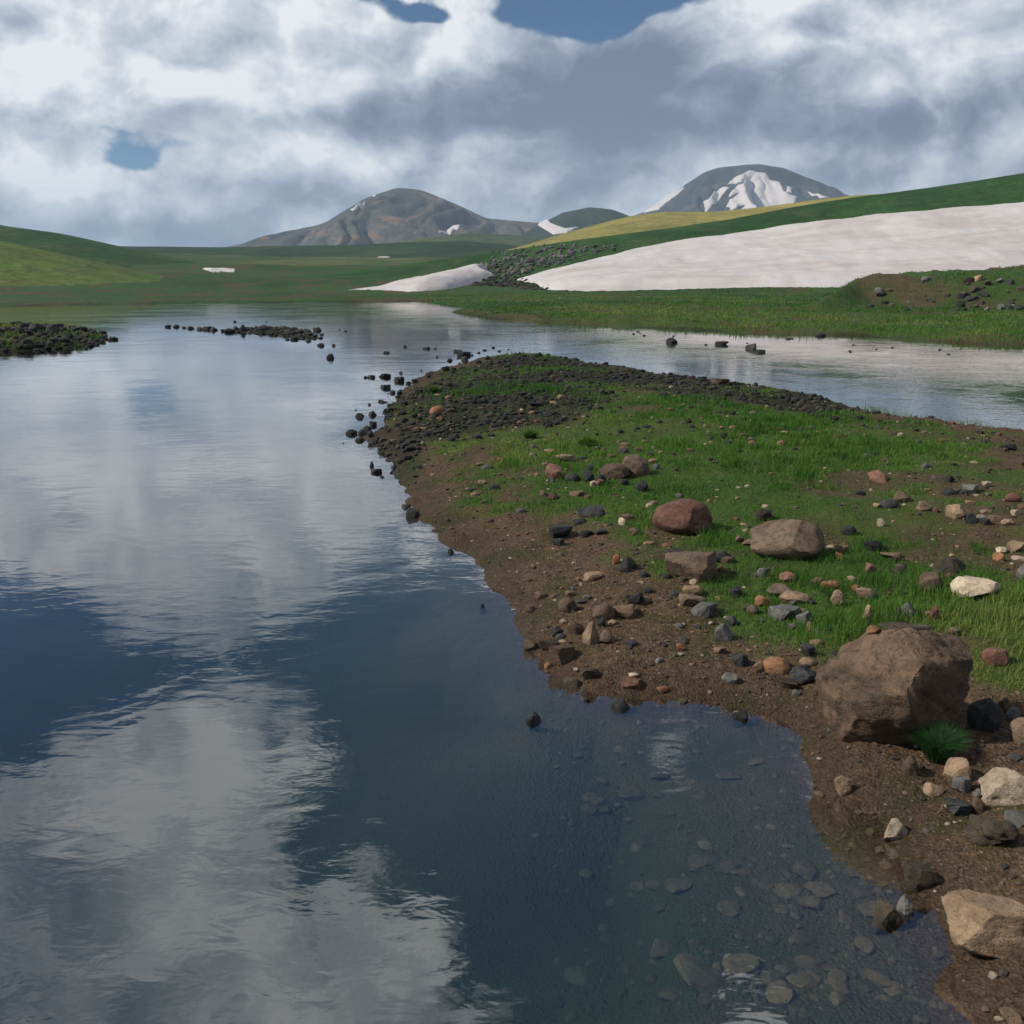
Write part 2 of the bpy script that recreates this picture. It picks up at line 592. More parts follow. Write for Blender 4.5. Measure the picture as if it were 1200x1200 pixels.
def principled(n, out, color, rough=0.85, spec=0.25, bump=None):
    b = n.node('ShaderNodeBsdfPrincipled', None)
    n.put(b.inputs['Base Color'], color)
    n.put(b.inputs['Roughness'], rough)
    n.put(b.inputs['Specular IOR Level'], spec)
    if bump is not None:
        n.put(b.inputs['Normal'], bump)
    n.l.new(b.outputs[0], out.inputs['Surface'])
    return b


def bump(n, h, strength=0.5, dist=0.05, normal=None):
    nd = n.node('ShaderNodeBump', None, Strength=strength, Distance=dist, Height=h)
    if normal is not None:
        n.put(nd.inputs['Normal'], normal)
    return nd.outputs[0]


def pos(n):
    return n.node('ShaderNodeNewGeometry')


def mat_ground():
    m, n, out = new_mat('ground')
    P = pos(n)
    att = n.node('ShaderNodeAttribute', None, props={'attribute_name': 'cover'})
    s = n.node('ShaderNodeSeparateColor', None, Color=att.outputs['Color'])
    gr, rb, wet = s.outputs[0], s.outputs[1], s.outputs[2]
    z = n.node('ShaderNodeSeparateXYZ', None, Vector=P).outputs[2]
    n1 = n.noise(P, 1.7, 6, 0.6)
    n2 = n.noise(P, 23.0, 5, 0.65)
    n3 = n.noise(P, 0.35, 4, 0.5)
    vor = n.voro(n.v('ADD', P, n.v('SCALE', n.noise(P, 30.0, 3, 0.6, out=1), s=0.03)), 58.0, 'F1', out=1)
    vs = n.node('ShaderNodeSeparateColor', None, Color=vor).outputs[0]
    mud = n.mix(n.step(n2, 0.3, 0.7), (0.042, 0.026, 0.016), (0.108, 0.069, 0.043))
    mud = n.mix(n.step(n1, 0.46, 0.66), mud, (0.042, 0.040, 0.015))
    mud = n.mix(n.step(vs, 0.86, 0.93), mud, (0.115, 0.082, 0.055))       # grit
    green = n.mix(n.step(n2, 0.32, 0.68), (0.022, 0.048, 0.010), (0.058, 0.090, 0.020))
    green = n.mix(n.step(n3, 0.48, 0.75), green, (0.066, 0.066, 0.022))
    rub = n.mix(n.step(n2, 0.35, 0.7), (0.014, 0.014, 0.010), (0.034, 0.032, 0.022))
    rub = n.mix(n.step(n1, 0.45, 0.6), rub, (0.024, 0.036, 0.011))
    yy = n.node('ShaderNodeSeparateXYZ', None, Vector=P).outputs[1]
    mead = n.mix(n.step(n.noise(P, 0.02, 5, 0.6), 0.4, 0.62), (0.018, 0.054, 0.015), (0.032, 0.074, 0.020))
    mead = n.mix(n.m('MULTIPLY', n.step(yy, 330, 520), n.step(n.noise(P, 0.007, 4, 0.55, 0.5), 0.46, 0.56)), mead, (0.075, 0.105, 0.030))  # far sunlit strips between cloud shadows, painted into the meadow colour
    mead = n.mix(n.m('MULTIPLY', n.step(n.noise(P, 0.5, 5, 0.65), 0.4, 0.7), 0.4), mead, (0.022, 0.045, 0.016))
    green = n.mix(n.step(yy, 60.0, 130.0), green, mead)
    c = n.mix(gr, mud, green)
    c = n.mix(rb, c, rub)
    c = n.mix(n.m('MULTIPLY', wet, 0.55), c, (0.022, 0.015, 0.010))
    bed = n.mix(n.step(n1, 0.35, 0.7), (0.040, 0.038, 0.018), (0.074, 0.058, 0.030))
    bed = n.mix(n.step(n3, 0.4, 0.65), bed, (0.036, 0.042, 0.022))
    bed = n.mix(n.step(z, -0.5, -1.4), bed, n.mix(n.step(n3, 0.35, 0.65), (0.012, 0.026, 0.023), (0.020, 0.040, 0.034)))
    c = n.mix(n.step(z, -0.02, -0.09), c, bed)
    h = n.m('MULTIPLY_ADD', n2, 0.6, n.m('MULTIPLY', n.voro(P, 60.0), 0.4))
    bm = bump(n, h, 0.9, 0.03)
    rough = n.m('MULTIPLY_ADD', wet, -0.25, 0.95)
    principled(n, out, c, rough, 0.12, bm)
    return m


def mat_slope(name, c1, c2, c3, s1=0.02, s2=0.4, rocky=None, rock_amt=0.0, bdist=0.6):
    """far grassland: two greens in patches, a third tone along the slope, some rock"""
    m, n, out = new_mat(name)
    P = pos(n)
    a = n.noise(P, s1, 6, 0.6, 0.4)
    b = n.noise(P, s2, 6, 0.65)
    st = n.v('MULTIPLY', P, (1.0, 0.35, 2.2))
    d = n.noise(st, s1 * 2.3, 7, 0.62, 0.6)
    c = n.mix(n.step(a, 0.38, 0.62), c1, c2)
    c = n.mix(n.m('MULTIPLY', n.step(d, 0.52, 0.68), 0.75), c, c3)
    c = n.mix(n.m('MULTIPLY', n.step(b, 0.35, 0.7), 0.6), c, n.v('SCALE', c, s=0.45))
    b2 = n.noise(P, s2 * 0.22, 6, 0.7, 0.5)
    c = n.mix(n.m('MULTIPLY', n.step(b2, 0.42, 0.62), 0.6), c, n.v('SCALE', c, s=1.65))
    b3 = n.noise(st, s2 * 0.5, 5, 0.7, 1.2)
    c = n.mix(n.m('MULTIPLY', n.step(b3, 0.55, 0.66), 0.5), c, n.v('SCALE', c, s=0.45))
    if rocky:
        rk = n.noise(st, s1 * 5.1, 8, 0.7, 0.3)
        c = n.mix(n.step(rk, 0.62 - rock_amt, 0.70 - rock_amt), c, rocky)
    principled(n, out, c, 0.95, 0.1, bump(n, n.m('ADD', n.m('MULTIPLY', b, 0.5), n.m('MULTIPLY', b2, 2.0)), 0.8, bdist))
    return m


def mat_snow(name, dirt=0.5, sc=1.0):
    m, n, out = new_mat(name)
    P = pos(n)
    st = n.v('MULTIPLY', P, (0.35 * sc, 1.0 * sc, 2.2 * sc))
    a = n.noise(st, 0.10, 7, 0.62, 0.8)
    b = n.noise(n.v('MULTIPLY', P, (0.5 * sc, 1.0 * sc, 3.0 * sc)), 0.5, 6, 0.6, 0.3)
    f = n.noise(P, 2.4 * sc, 6, 0.6)
    c = n.mix(n.m('MULTIPLY', n.step(a, 0.42, 0.70), dirt), (0.475, 0.445, 0.445), (0.385, 0.335, 0.315))
    c = n.mix(n.m('MULTIPLY', n.step(b, 0.55, 0.75), dirt * 0.6), c, (0.36, 0.31, 0.28))
    c = n.mix(n.m('MULTIPLY', n.step(f, 0.62, 0.8), dirt * 0.3), c, (0.24, 0.20, 0.17))
    h = n.m('ADD', n.m('MULTIPLY', b, 0.7), n.m('MULTIPLY', f, 0.3))
    principled(n, out, c, 0.8, 0.2, bump(n, h, 0.6, 0.6 / sc))
    return m


def mat_rock(name, c1, c2, c3, sc=6.0, lichen=None, pit=0.5):
    m, n, out = new_mat(name)
    oi = n.node('ShaderNodeObjectInfo', None)
    off = n.v('SCALE', oi.outputs['Location'], s=3.7)
    P = n.v('ADD', pos(n), off)
    a = n.noise(P, sc * 0.6, 7, 0.65, 0.6)
    b = n.noise(P, sc * 3.0, 8, 0.68, 0.3)
    st = n.noise(n.v('MULTIPLY', P, (0.6, 0.6, 2.6)), sc * 1.6, 6, 0.65, 0.7)
    v = n.voro(P, sc * 9.0, 'F1')
    c = n.mix(n.step(a, 0.40, 0.60), c1, c2)
    c = n.mix(n.m('MULTIPLY', n.step(b, 0.46, 0.66), 0.75), c, c3)
    c = n.mix(n.m('MULTIPLY', n.step(st, 0.52, 0.68), 0.5), c, n.v('SCALE', c, s=0.55))
    if lichen:
        l = n.noise(P, sc * 1.3, 6, 0.7, 1.0)
        c = n.mix(n.m('MULTIPLY', n.step(l, 0.56, 0.66), 0.7), c, lichen)
    gl = n.noise(P, sc * 14.0, 4, 0.7)
    c = n.mix(n.m('MULTIPLY', n.step(gl, 0.58, 0.72), 0.6), c, n.v('SCALE', c, s=2.0))
    c = n.mix(n.m('MULTIPLY', n.step(gl, 0.44, 0.32), 0.6), c, n.v('SCALE', c, s=0.45))
    rv = n.m('MULTIPLY_ADD', oi.outputs['Random'], 0.6, 0.62)
    c = n.v('SCALE', c, s=rv)
    h = n.m('ADD', n.m('MULTIPLY', b, 0.6), n.m('ADD', n.m('MULTIPLY', st, 0.25), n.m('MULTIPLY', n.step(v, 0.0, 0.35), 0.25 * pit)))
    principled(n, out, c, 0.92, 0.2, bump(n, h, 1.0, 0.22 / sc))
    return m


M = {}
M['ground'] = mat_ground()
M['brown'] = mat_rock('rock_brown', (0.115, 0.078, 0.055), (0.175, 0.125, 0.088), (0.060, 0.045, 0.035), 6, (0.10, 0.095, 0.06))
M['boulder'] = mat_rock('rock_boulder', (0.105, 0.072, 0.050), (0.180, 0.118, 0.078), (0.050, 0.040, 0.032), 5, (0.085, 0.085, 0.055))
M['tan'] = mat_rock('rock_tan', (0.200, 0.135, 0.085), (0.270, 0.190, 0.125), (0.120, 0.080, 0.052), 8)
M['orange'] = mat_rock('rock_orange', (0.240, 0.115, 0.058), (0.290, 0.160, 0.090), (0.120, 0.060, 0.035), 9)
M['red'] = mat_rock('rock_red', (0.150, 0.072, 0.050), (0.205, 0.110, 0.080), (0.065, 0.038, 0.030), 8)
M['pale'] = mat_rock('rock_pale', (0.390, 0.310, 0.220), (0.470, 0.390, 0.290), (0.220, 0.165, 0.115), 9)
M['grey'] = mat_rock('rock_grey', (0.110, 0.108, 0.102), (0.165, 0.158, 0.148), (0.060, 0.060, 0.058), 8)
M['dark'] = mat_rock('rock_dark', (0.028, 0.029, 0.030), (0.056, 0.056, 0.056), (0.014, 0.014, 0.015), 8, (0.040, 0.045, 0.028))
M['mossy'] = mat_rock('rock_mossy', (0.050, 0.040, 0.030), (0.080, 0.062, 0.045), (0.025, 0.022, 0.018), 9, (0.045, 0.055, 0.022))
M['sunk'] = mat_rock('rock_sunk', (0.094, 0.074, 0.042), (0.135, 0.100, 0.058), (0.056, 0.048, 0.028), 7)

# ================================================================== ground sheet (one sheet to the horizon)
rad = np.concatenate([[0.25, 0.7, 1.2, 1.7], 2.0 * (9500 / 2.0) ** (np.linspace(0, 1, 700) ** 1.25)])
a_f = np.linspace(-34, 34, 640)
a_b = np.concatenate([np.linspace(34, 60, 24)[1:], np.linspace(60, 300, 50)[1:], np.linspace(300, 326, 24)[1:-1]])
ang = np.radians(np.concatenate([a_f, a_b]))
RR, AA = np.meshgrid(rad, ang, indexing='ij')
GX = RR * np.sin(AA)
GY = RR * np.cos(AA)
GZ = ground_h(GX, GY)


def cover(x, y):
    """grass, rubble, wet amounts on the land"""
    sdl = -sd_lake(x, y)
    r = np.hypot(x, y)
    farm = sstep(y, 40, 48)
    g = sd_grs(x, y) / np.clip(r / 7, 0.6, 6)
    nz = fbm(x * 0.55, y * 0.55, 4, 51) * 1.5 + fbm(x * 2.3, y * 2.3, 4, 52) * 1.2
    gr = sstep(g * 1.1 + nz * 1.1, -0.05, 0.55)
    holes = fbm(x * 0.45 + 5, y * 0.45, 4, 53) + 0.5 * fbm(x * 2.1, y * 2.1, 3, 54)
    gr = gr * (1 - 0.85 * sstep(holes, 0.05, 0.22))
    rb = sstep(sd_rub(x, y) / np.clip(r / 12, 1, 3) + fbm(x * 0.5, y * 0.5, 4, 55) * 1.8, -0.2, 0.5)
    gr = np.maximum(gr * (1 - 0.8 * rb), 0.9 * rb * sstep(fbm(x * 0.4, y * 0.4, 3, 56) + 0.4 * fbm(x * 1.7, y * 1.7, 3, 57), -0.08, 0.10))
    fg = 0.95 - 0.75 * sstep(fbm(x * 0.25, y * 0.12, 4, 58), 0.02, 0.2)
    gr = gr * (1 - farm) + fg * farm
    s_is = np.maximum(sd_isl(x, y), sd_bar(x, y))
    gr = np.where((s_is > -1) & (r < 75), 0.5 * sstep(s_is, 0.3, 1.2), gr)
    edge_far = farm * (1 - sstep(sdl, 0.0, 0.8)) * sstep(fbm(x * 0.3, y * 0.3, 3, 59), -0.2, 0.1)
    rb = np.maximum(rb * (1 - farm), edge_far)
    rb = np.where((s_is > -1) & (r < 75), 1 - 0.6 * sstep(s_is, 0.3, 1.2), rb)
    wet = 1 - sstep(sdl + fbm(x * 3, y * 3, 3, 60) * 0.3, 0.0, np.clip(0.35 + 0.02 * r, 0.3, 1.0))
    wet = np.where(sdl > 0, wet, 1.0) * (1 - farm * 0.5)
    wet = np.where((s_is > -0.5) & (r < 75), 1 - sstep(s_is, 0, 0.5), wet) * (1 - 0.6 * farm)
    return np.clip(gr, 0, 1), np.clip(rb, 0, 1), np.clip(wet, 0, 1)


gc, rc, wc = cover(GX.ravel(), GY.ravel())
colr = np.stack([gc, rc, wc, np.ones_like(gc)], -1)
gv = np.stack([GX, GY, GZ], -1).reshape(-1, 3)
gf = grid_faces(len(rad), len(ang), wrap=True)[:, ::-1]
cen = len(gv)
gv = np.vstack([gv, [0, 0, GZ[0].mean()]])
colr = np.vstack([colr, colr[0]])
k = len(ang)
fan = np.stack([np.full(k, cen), (np.arange(k) + 1) % k, np.arange(k)], -1)[:, ::-1]
gme = mesh_np('ground', gv, [gf, fan[:, ::-1]], True, M['ground'], {'cover': ('FLOAT_COLOR', colr)})
ground = link('ground', gme)
tag(ground, kind='structure')


# ================================================================== hills and mountains
class Hill:
    def __init__(self, name, px, Y, wf, wb, seed, mat, rough=0.05, nscale=60.0, gully=0.0, base=None, power=1.0, res=(260, 90)):
        pts = [at_y(p[0], p[1], Y if np.isscalar(Y) else np.interp(p[0], Y[0], Y[1])) for p in px]
        self.X = np.array([p[0] for p in pts])
        self.Yr = np.array([p[1] for p in pts])
        self.Zr = np.array([p[2] for p in pts])
        self.wf, self.wb, self.seed, self.rough, self.ns, self.gully, self.base, self.power = wf, wb, seed, rough, nscale, gully, base, power
        x0, x1 = self.X[0], self.X[-1]
        nx, ny = res
        # smooth the ridge
        xs = np.linspace(x0, x1, 400)
        zr = np.interp(xs, self.X, self.Zr)
        yr = np.interp(xs, self.X, self.Yr)
        kk = np.hanning(15)
        kk /= kk.sum()
        zr = np.convolve(np.pad(zr, 7, mode='edge'), kk, 'valid')
        self.xs, self.zs, self.ys = xs, zr, yr
        gx = np.linspace(x0, x1, nx)
        tt = np.concatenate([np.linspace(-1, 0, int(ny * 0.7)), np.linspace(0, 1, ny - int(ny * 0.7) + 1)[1:]])
        TT, XX = np.meshgrid(tt, gx, indexing='ij')
        YY = np.interp(XX, xs, yr) + np.where(TT < 0, TT * wf, TT * wb)
        ZZ = self.h(XX, YY)
        v = np.stack([XX, YY, ZZ], -1).reshape(-1, 3)
        me = mesh_np(name, v, [grid_faces(len(tt), nx)], True, mat)
        self.obj = link(name, me)
        tag(self.obj, kind='structure')

    def h(self, x, y):
        x = np.asarray(x, float)
        y = np.asarray(y, float)
        zr = np.interp(x, self.xs, self.zs)
        yr = np.interp(x, self.xs, self.ys)
        t = (y - yr)
        t = np.where(t < 0, -t / self.wf, t / self.wb)
        t = np.clip(t, 0, 1)
        pr = (0.5 + 0.5 * np.cos(pi * t)) ** self.power
        zb = plain_h(x, y) - 1.5 if self.base is None else self.base
        hh = zr - zb
        nz = fbm(x / self.ns, y / self.ns, 5, self.seed) * self.rough * np.abs(hh) * 2 * (0.25 + 0.75 * np.sin(pi * np.clip(t, 0, 1)))
        z = zb + hh * pr + nz - 0.012 * self.wf * sstep(t, 0.90, 1.0)
        if self.gully:
            gx = x / self.ns * 2.2 + fbm(x / self.ns, y / self.ns, 3, self.seed + 5) * 1.6
            rd = 1 - np.abs(2 * vnoise(gx, y / self.ns * 0.35, self.seed + 9) - 1)
            rd2 = 1 - np.abs(2 * vnoise(gx * 2.3, y / self.ns * 0.8, self.seed + 10) - 1)
            z = z - self.gully * np.abs(hh) * (rd + 0.5 * rd2) * np.sin(pi * np.clip(t, 0.0, 1)) * 0.5
        return z

    def hit(self, px, py):
        """points where pixel rays meet the hill (arrays)"""
        px = np.asarray(px, float)
        py = np.asarray(py, float)
        a = (px - 600) / F
        b = (600 - py) / F
        dX, dY, dZ = a, cp + b * sp, -sp + b * cp
        y0 = self.ys.min() - self.wf * 1.5
        y1 = self.ys.max() + self.wb * 0.2
        yy = np.linspace(y0, y1, 48)
        best = np.full(px.shape, np.nan)
        near = np.full(px.shape, 1e9)
        nearq = np.full(px.shape, y0)
        prev = None
        for q in yy:
            t = q / dY
            gap = CAMH + dZ * t - self.h(dX * t, np.full_like(t, q))
            if prev is not None:
                cross = (gap <= 0) & (prev > 0) & np.isnan(best)
                fr = prev / np.maximum(prev - gap, 1e-9)
                best = np.where(cross, lastq + (q - lastq) * fr, best)
            prev = gap
            lastq = q
            m2 = np.abs(gap) < near
            near = np.where(m2, np.abs(gap), near)
            nearq = np.where(m2, q, nearq)
        miss = np.isnan(best)
        t = np.where(miss, nearq, best) / dY
        x = dX * t
        y = dY * t
        z = self.h(x, y)
        return x, y, np.where(miss & (near > 0.02 * self.wf), np.nan, z)


G_dark = ((0.018, 0.046, 0.016), (0.030, 0.062, 0.020), (0.042, 0.066, 0.022))
M['hill_near'] = mat_slope('hill_near', (0.062, 0.110, 0.024), (0.100, 0.128, 0.032), (0.075, 0.086, 0.030), 0.02, 0.5)
M['hill_back'] = mat_slope('hill_back', (0.020, 0.058, 0.019), (0.032, 0.072, 0.022), (0.048, 0.070, 0.026), 0.015, 0.4)
M['band'] = mat_slope('hill_band', (0.016, 0.036, 0.018), (0.026, 0.046, 0.022), (0.044, 0.060, 0.022), 0.006, 0.1)
M['foot'] = mat_slope('hill_foot', (0.045, 0.066, 0.032), (0.070, 0.085, 0.036), (0.075, 0.080, 0.045), 0.004, 0.06)
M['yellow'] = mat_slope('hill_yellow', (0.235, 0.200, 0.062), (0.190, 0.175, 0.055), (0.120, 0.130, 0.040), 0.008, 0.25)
M['slope'] = mat_slope('hill_slope', (0.018, 0.052, 0.014), (0.030, 0.072, 0.019), (0.044, 0.066, 0.022), 0.03, 0.9, (0.045, 0.046, 0.038), 0.02)
M['mount'] = mat_slope('mountain_rock', (0.046, 0.052, 0.050), (0.075, 0.070, 0.060), (0.050, 0.064, 0.046), 0.0035, 0.03, (0.150, 0.098, 0.068), 0.09, 14.0)
M['mount2'] = mat_slope('mountain_slate', (0.028, 0.036, 0.042), (0.044, 0.050, 0.050), (0.032, 0.044, 0.036), 0.0035, 0.03, (0.075, 0.064, 0.056), 0.08, 14.0)

mountain_r = Hill('mountain', [(640, 283), (700, 268), (755, 249), (790, 226), (825, 202), (845, 196), (880, 193), (915, 197), (960, 214), (995, 232), (1060, 255), (1160, 280)], 4200, 1700, 1500, 71, M['mount2'], 0.10, 260, 0.55, 20.0, res=(420, 160))
mountain_l = Hill('mountain', [(150, 302), (210, 297), (265, 290), (320, 277), (380, 262), (403, 247), (432, 230), (465, 219), (492, 221), (530, 237), (570, 256), (615, 260), (660, 263), (740, 272), (820, 284)], 3200, 1300, 1200, 72, M['mount'], 0.10, 220, 0.65, 20.0, res=(460, 170))
M['dome'] = mat_slope('hill_dome', (0.022, 0.036, 0.030), (0.032, 0.046, 0.034), (0.040, 0.052, 0.032), 0.006, 0.1)
dome = Hill('hill', [(560, 286), (600, 281), (632, 263), (660, 249), (690, 243), (715, 246), (745, 257), (800, 278)], 2300, 420, 420, 73, M['dome'], 0.04, 120, 0.04, 18.0)
foot = Hill('hill', [(380, 297), (440, 289), (500, 279), (545, 274), (600, 276), (650, 285), (720, 300)], 1500, 420, 400, 74, M['foot'], 0.05, 120, 0.04)
band = Hill('hill', [(-80, 300), (60, 297), (140, 289), (200, 290), (280, 291), (350, 289), (420, 288), (480, 285), (540, 283), (590, 287), (650, 296), (720, 310)], 1050, 330, 300, 75, M['band'], 0.06, 90, 0.05)
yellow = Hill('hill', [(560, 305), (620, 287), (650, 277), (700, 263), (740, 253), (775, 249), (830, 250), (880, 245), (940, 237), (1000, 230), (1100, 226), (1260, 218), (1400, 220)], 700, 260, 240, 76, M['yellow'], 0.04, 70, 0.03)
hill_b = Hill('hill', [(-420, 225), (-250, 228), (-100, 245), (0, 264), (60, 272), (130, 288), (200, 305), (260, 321), (330, 332)], 390, 190, 160, 77, M['hill_back'], 0.04, 50, 0.03)
hill_n = Hill('hill', [(-420, 225), (-250, 240), (-100, 263), (0, 283), (60, 297), (130, 315), (185, 328), (240, 338)], 235, 92, 80, 78, M['hill_near'], 0.05, 35, 0.04)
slope = Hill('hill', [(270, 335), (340, 326), (440, 315), (520, 305), (600, 293), (680, 281), (760, 271), (850, 258), (930, 243), (1000, 232), (1100, 219), (1200, 203), (1330, 186), (1500, 180)],
             ([270, 600, 1200], [330, 300, 270]), 118, 130, 79, M['slope'], 0.05, 28, 0.05, res=(420, 150))

# ================================================================== snow
M['snow'] = mat_snow('snow', 0.85)
M['snow_far'] = mat_snow('snow_far', 0.25, 0.06)
M['snow_wall'] = mat_snow('snow_wall', 0.75, 1.6)


def project(X, Y, Z):
    dz_ = Z - CAMH
    f_ = Y * cp - dz_ * sp
    u_ = Y * sp + dz_ * cp
    return 600 + F * X / f_, 600 - F * u_ / f_


def snow_plan(label, poly, surf, mat, x0, x1, y0, y1, st, thick, edge, wob, hummock, seed, footdrop=1.0):
    """snow lying on the near hillside, built on a plan grid; thins out to nothing along its outline"""
    gx = np.arange(x0, x1, st)
    gy = np.arange(y0, y1, st * 1.3)
    X, Y = np.meshgrid(gx, gy)
    Z = surf.h(X, Y)
    PX, PY = project(X, Y, Z)
    j = fbm(X / 7, Y / 9, 5, seed) * wob
    front = Y < np.interp(X, surf.xs, surf.ys)
    sd = poly_sd(np.array(poly, float), PX + j, PY + j * 0.5)
    t = thick * (1 - np.exp(-np.clip(sd, 0, None) / edge)) - 0.25 * (1 - sstep(sd, -1.0, 3.0))
    t = t + hummock * sstep(sd, 0, 12) * (fbm(X / 14, Y / 26, 4, seed + 3) + 0.45 * fbm(X / 4.5, Y / 8, 4, seed + 4) - 0.35 * np.abs(fbm(X / 9, Y / 5, 3, seed + 6)))
    foot_y = np.interp(X, surf.xs, surf.ys) - surf.wf
    t = t - footdrop * (1 - sstep(Y - foot_y, 0, 10))
    keep = (sd > -2.5) & front
    idx = -np.ones(X.shape, int)
    idx[keep] = np.arange(keep.sum())
    a, b, c, d = idx[:-1, :-1], idx[:-1, 1:], idx[1:, 1:], idx[1:, :-1]
    ok = (a >= 0) & (b >= 0) & (c >= 0) & (d >= 0)
    f = np.stack([a[ok], b[ok], c[ok], d[ok]], -1)
    me = mesh_np('snow_patch', np.stack([X[keep], Y[keep], (Z + t)[keep]], -1), [f], True, mat)
    o = link('snow_patch', me)
    tag(o, label, 'snow')
    return o


def snow_drape(label, poly, surf, mat, step=1.0, thick=1.0, edge=6.0, wob=0.0, hummock=0.0, seed=5, name='snow_patch', group=None):
    """a layer of snow lying on a slope: outline in photo pixels, laid on the surface it covers, with its own thickness"""
    poly = np.array(poly, float)
    x0, y0 = poly.min(0) - 2
    x1, y1 = poly.max(0) + 2
    gx = np.arange(x0, x1 + step, step)
    gy = np.arange(y0, y1 + step, step * 0.5)
    PX, PY = np.meshgrid(gx, gy)
    jx = fbm(PX / 9, PY / 4, 4, seed) * wob
    sd = poly_sd(poly, PX + jx, PY + jx * 0.6)
    keep = sd > -0.1
    X, Y, Z = surf.hit(PX.ravel(), PY.ravel())
    X, Y, Z = (q.reshape(PX.shape) for q in (X, Y, Z))
    keep = keep & ~np.isnan(Z)
    t = thick * (1 - np.exp(-np.clip(sd, 0, None) / edge)) + 0.03 * thick
    if hummock:
        t = t + hummock * np.clip(sd / edge, 0, 1) * (fbm(X / 9, Y / 22, 5, seed + 3) + 0.4 * fbm(X / 2.5, Y / 6, 4, seed + 4))
    idx = -np.ones(PX.shape, int)
    idx[keep] = np.arange(keep.sum())
    a, b, c, d = idx[:-1, :-1], idx[:-1, 1:], idx[1:, 1:], idx[1:, :-1]
    ok = (a >= 0) & (b >= 0) & (c >= 0) & (d >= 0)
    f = np.stack([a[ok], b[ok], c[ok], d[ok]], -1)[:, ::-1]
    top = np.stack([X[keep], Y[keep], Z[keep] + t[keep]], -1)
    # skirt: drop the rim below the surface so the layer has a closed edge
    nt = len(top)
    low = top.copy()
    low[:, 2] = Z[keep] - 0.6 * thick
    from collections import Counter
    e = np.concatenate([f[:, [0, 1]], f[:, [1, 2]], f[:, [2, 3]], f[:, [3, 0]]])
    key = e[:, 0] * nt + e[:, 1]
    rev = e[:, 1] * nt + e[:, 0]
    rim = e[~np.isin(key, rev)]
    sk = np.stack([rim[:, 1], rim[:, 0], rim[:, 0] + nt, rim[:, 1] + nt], -1)
    me = mesh_np(name, np.vstack([top, low]), [f, sk], True, mat)
    o = link(name, me)
    tag(o, label, 'snow', group)
    return o


snow_plan('broad dirty white snowfield across the green hillside at right', [(600, 328), (640, 317), (700, 301), (760, 288), (830, 276), (900, 266), (960, 258), (1030, 250), (1100, 244), (1200, 236), (1330, 226), (1440, 230),
          (1440, 372), (1200, 372), (1000, 365), (930, 356), (860, 354), (800, 352), (700, 350), (655, 345), (630, 336)], slope, M['snow'], -6, 175, 146, 290, 0.5, 1.6, 10, 6, 1.0, 5)
snow_plan('low snow bank with undercut edge running down to the far lakeshore', [(358, 358), (395, 348.5), (440, 342), (490, 331), (530, 321), (555, 315), (574, 315), (566, 321), (584, 324), (560, 332), (535, 342), (508, 352), (490, 362)], slope, M['snow_wall'], -75, 4, 120, 300, 0.4, 2.7, 4.0, 4, 1.6, 6, 0.0)
snow_drape('large lobed snow patch below the summit of the right mountain', [(878, 200), (898, 203), (902, 210), (915, 215), (918, 224), (935, 232), (930, 238), (880, 250), (868, 247), (874, 239), (862, 245), (850, 243), (856, 234), (868, 226), (853, 232), (858, 224), (872, 214), (852, 216), (862, 208)], mountain_r, M['snow_far'], 0.8, 6, 1, 2.0)
snow_drape('slanting snow streak left of the large patch on the right mountain', [(857, 219), (848, 228), (838, 240), (826, 246), (824, 238), (834, 228), (845, 221)], mountain_r, M['snow_far'], 0.8, 5, 1, 1.5, seed=7)
snow_drape('thin snow strip down the left shoulder of the right mountain', [(803, 219), (801, 223), (788, 233), (772, 246), (752, 250), (770, 238), (785, 228)], mountain_r, M['snow_far'], 0.8, 5, 1, 1.0, seed=8)
snow_drape('small snow fleck right of the large patch on the right mountain', [(922, 219), (929, 220), (928, 226), (922, 225)], mountain_r, M['snow_far'], 0.6, 4, 1, 0.6, seed=9)
snow_drape('tiny snow dash on the right flank of the right mountain', [(945, 224), (958, 228), (972, 232), (962, 233), (950, 229)], mountain_r, M['snow_far'], 0.6, 4, 1, 0.8, seed=10)
snow_drape('slanting snow strip high on the left ridge of the brown mountain', [(431, 237), (424, 243), (413, 248), (410, 246), (420, 240)], mountain_l, M['snow_far'], 0.6, 4, 1, 0.8, seed=11)
snow_drape('short snow fleck near the summit of the brown mountain', [(443, 227), (439, 231), (436, 230), (440, 226)], mountain_l, M['snow_far'], 0.6, 4, 1, 0.5, seed=12)
snow_drape('wedge of snow at the right foot of the brown mountain', [(543, 263), (536, 270), (522, 275), (513, 273), (527, 268)], mountain_l, M['snow_far'], 0.6, 4, 1, 0.8, seed=13)
snow_drape('forked snow patch on the left side of the small dome hill', [(628, 263), (641, 256), (646, 262), (662, 268), (680, 266), (664, 273), (648, 275), (640, 270)], dome, M['snow_far'], 0.6, 4, 1, 0.8, seed=14)


class GroundSurf:
    def hit(self, px, py):
        X = np.zeros_like(px)
        Y = np.zeros_like(px)
        z = np.full_like(px, 4.0)
        a = (px - 600) / F
        b = (600 - py) / F
        dX, dY, dZ = a, cp + b * sp, -sp + b * cp
        yy = 140 * (1100 / 140.0) ** np.linspace(0, 1, 120)
        best = np.full(px.shape, np.nan)
        prev = None
        for q in yy:
            t = q / dY
            gap = CAMH + dZ * t - ground_h(dX * t, np.full_like(t, q))
            if prev is not None:
                cross = (gap <= 0) & (prev > 0) & np.isnan(best)
                best = np.where(cross, lq + (q - lq) * prev / np.maximum(prev - gap, 1e-9), best)
            prev = gap
            lq = q
        best = np.where(np.isnan(best), 600, best)
        t = best / dY
        return dX * t, dY * t, ground_h(dX * t, dY * t)


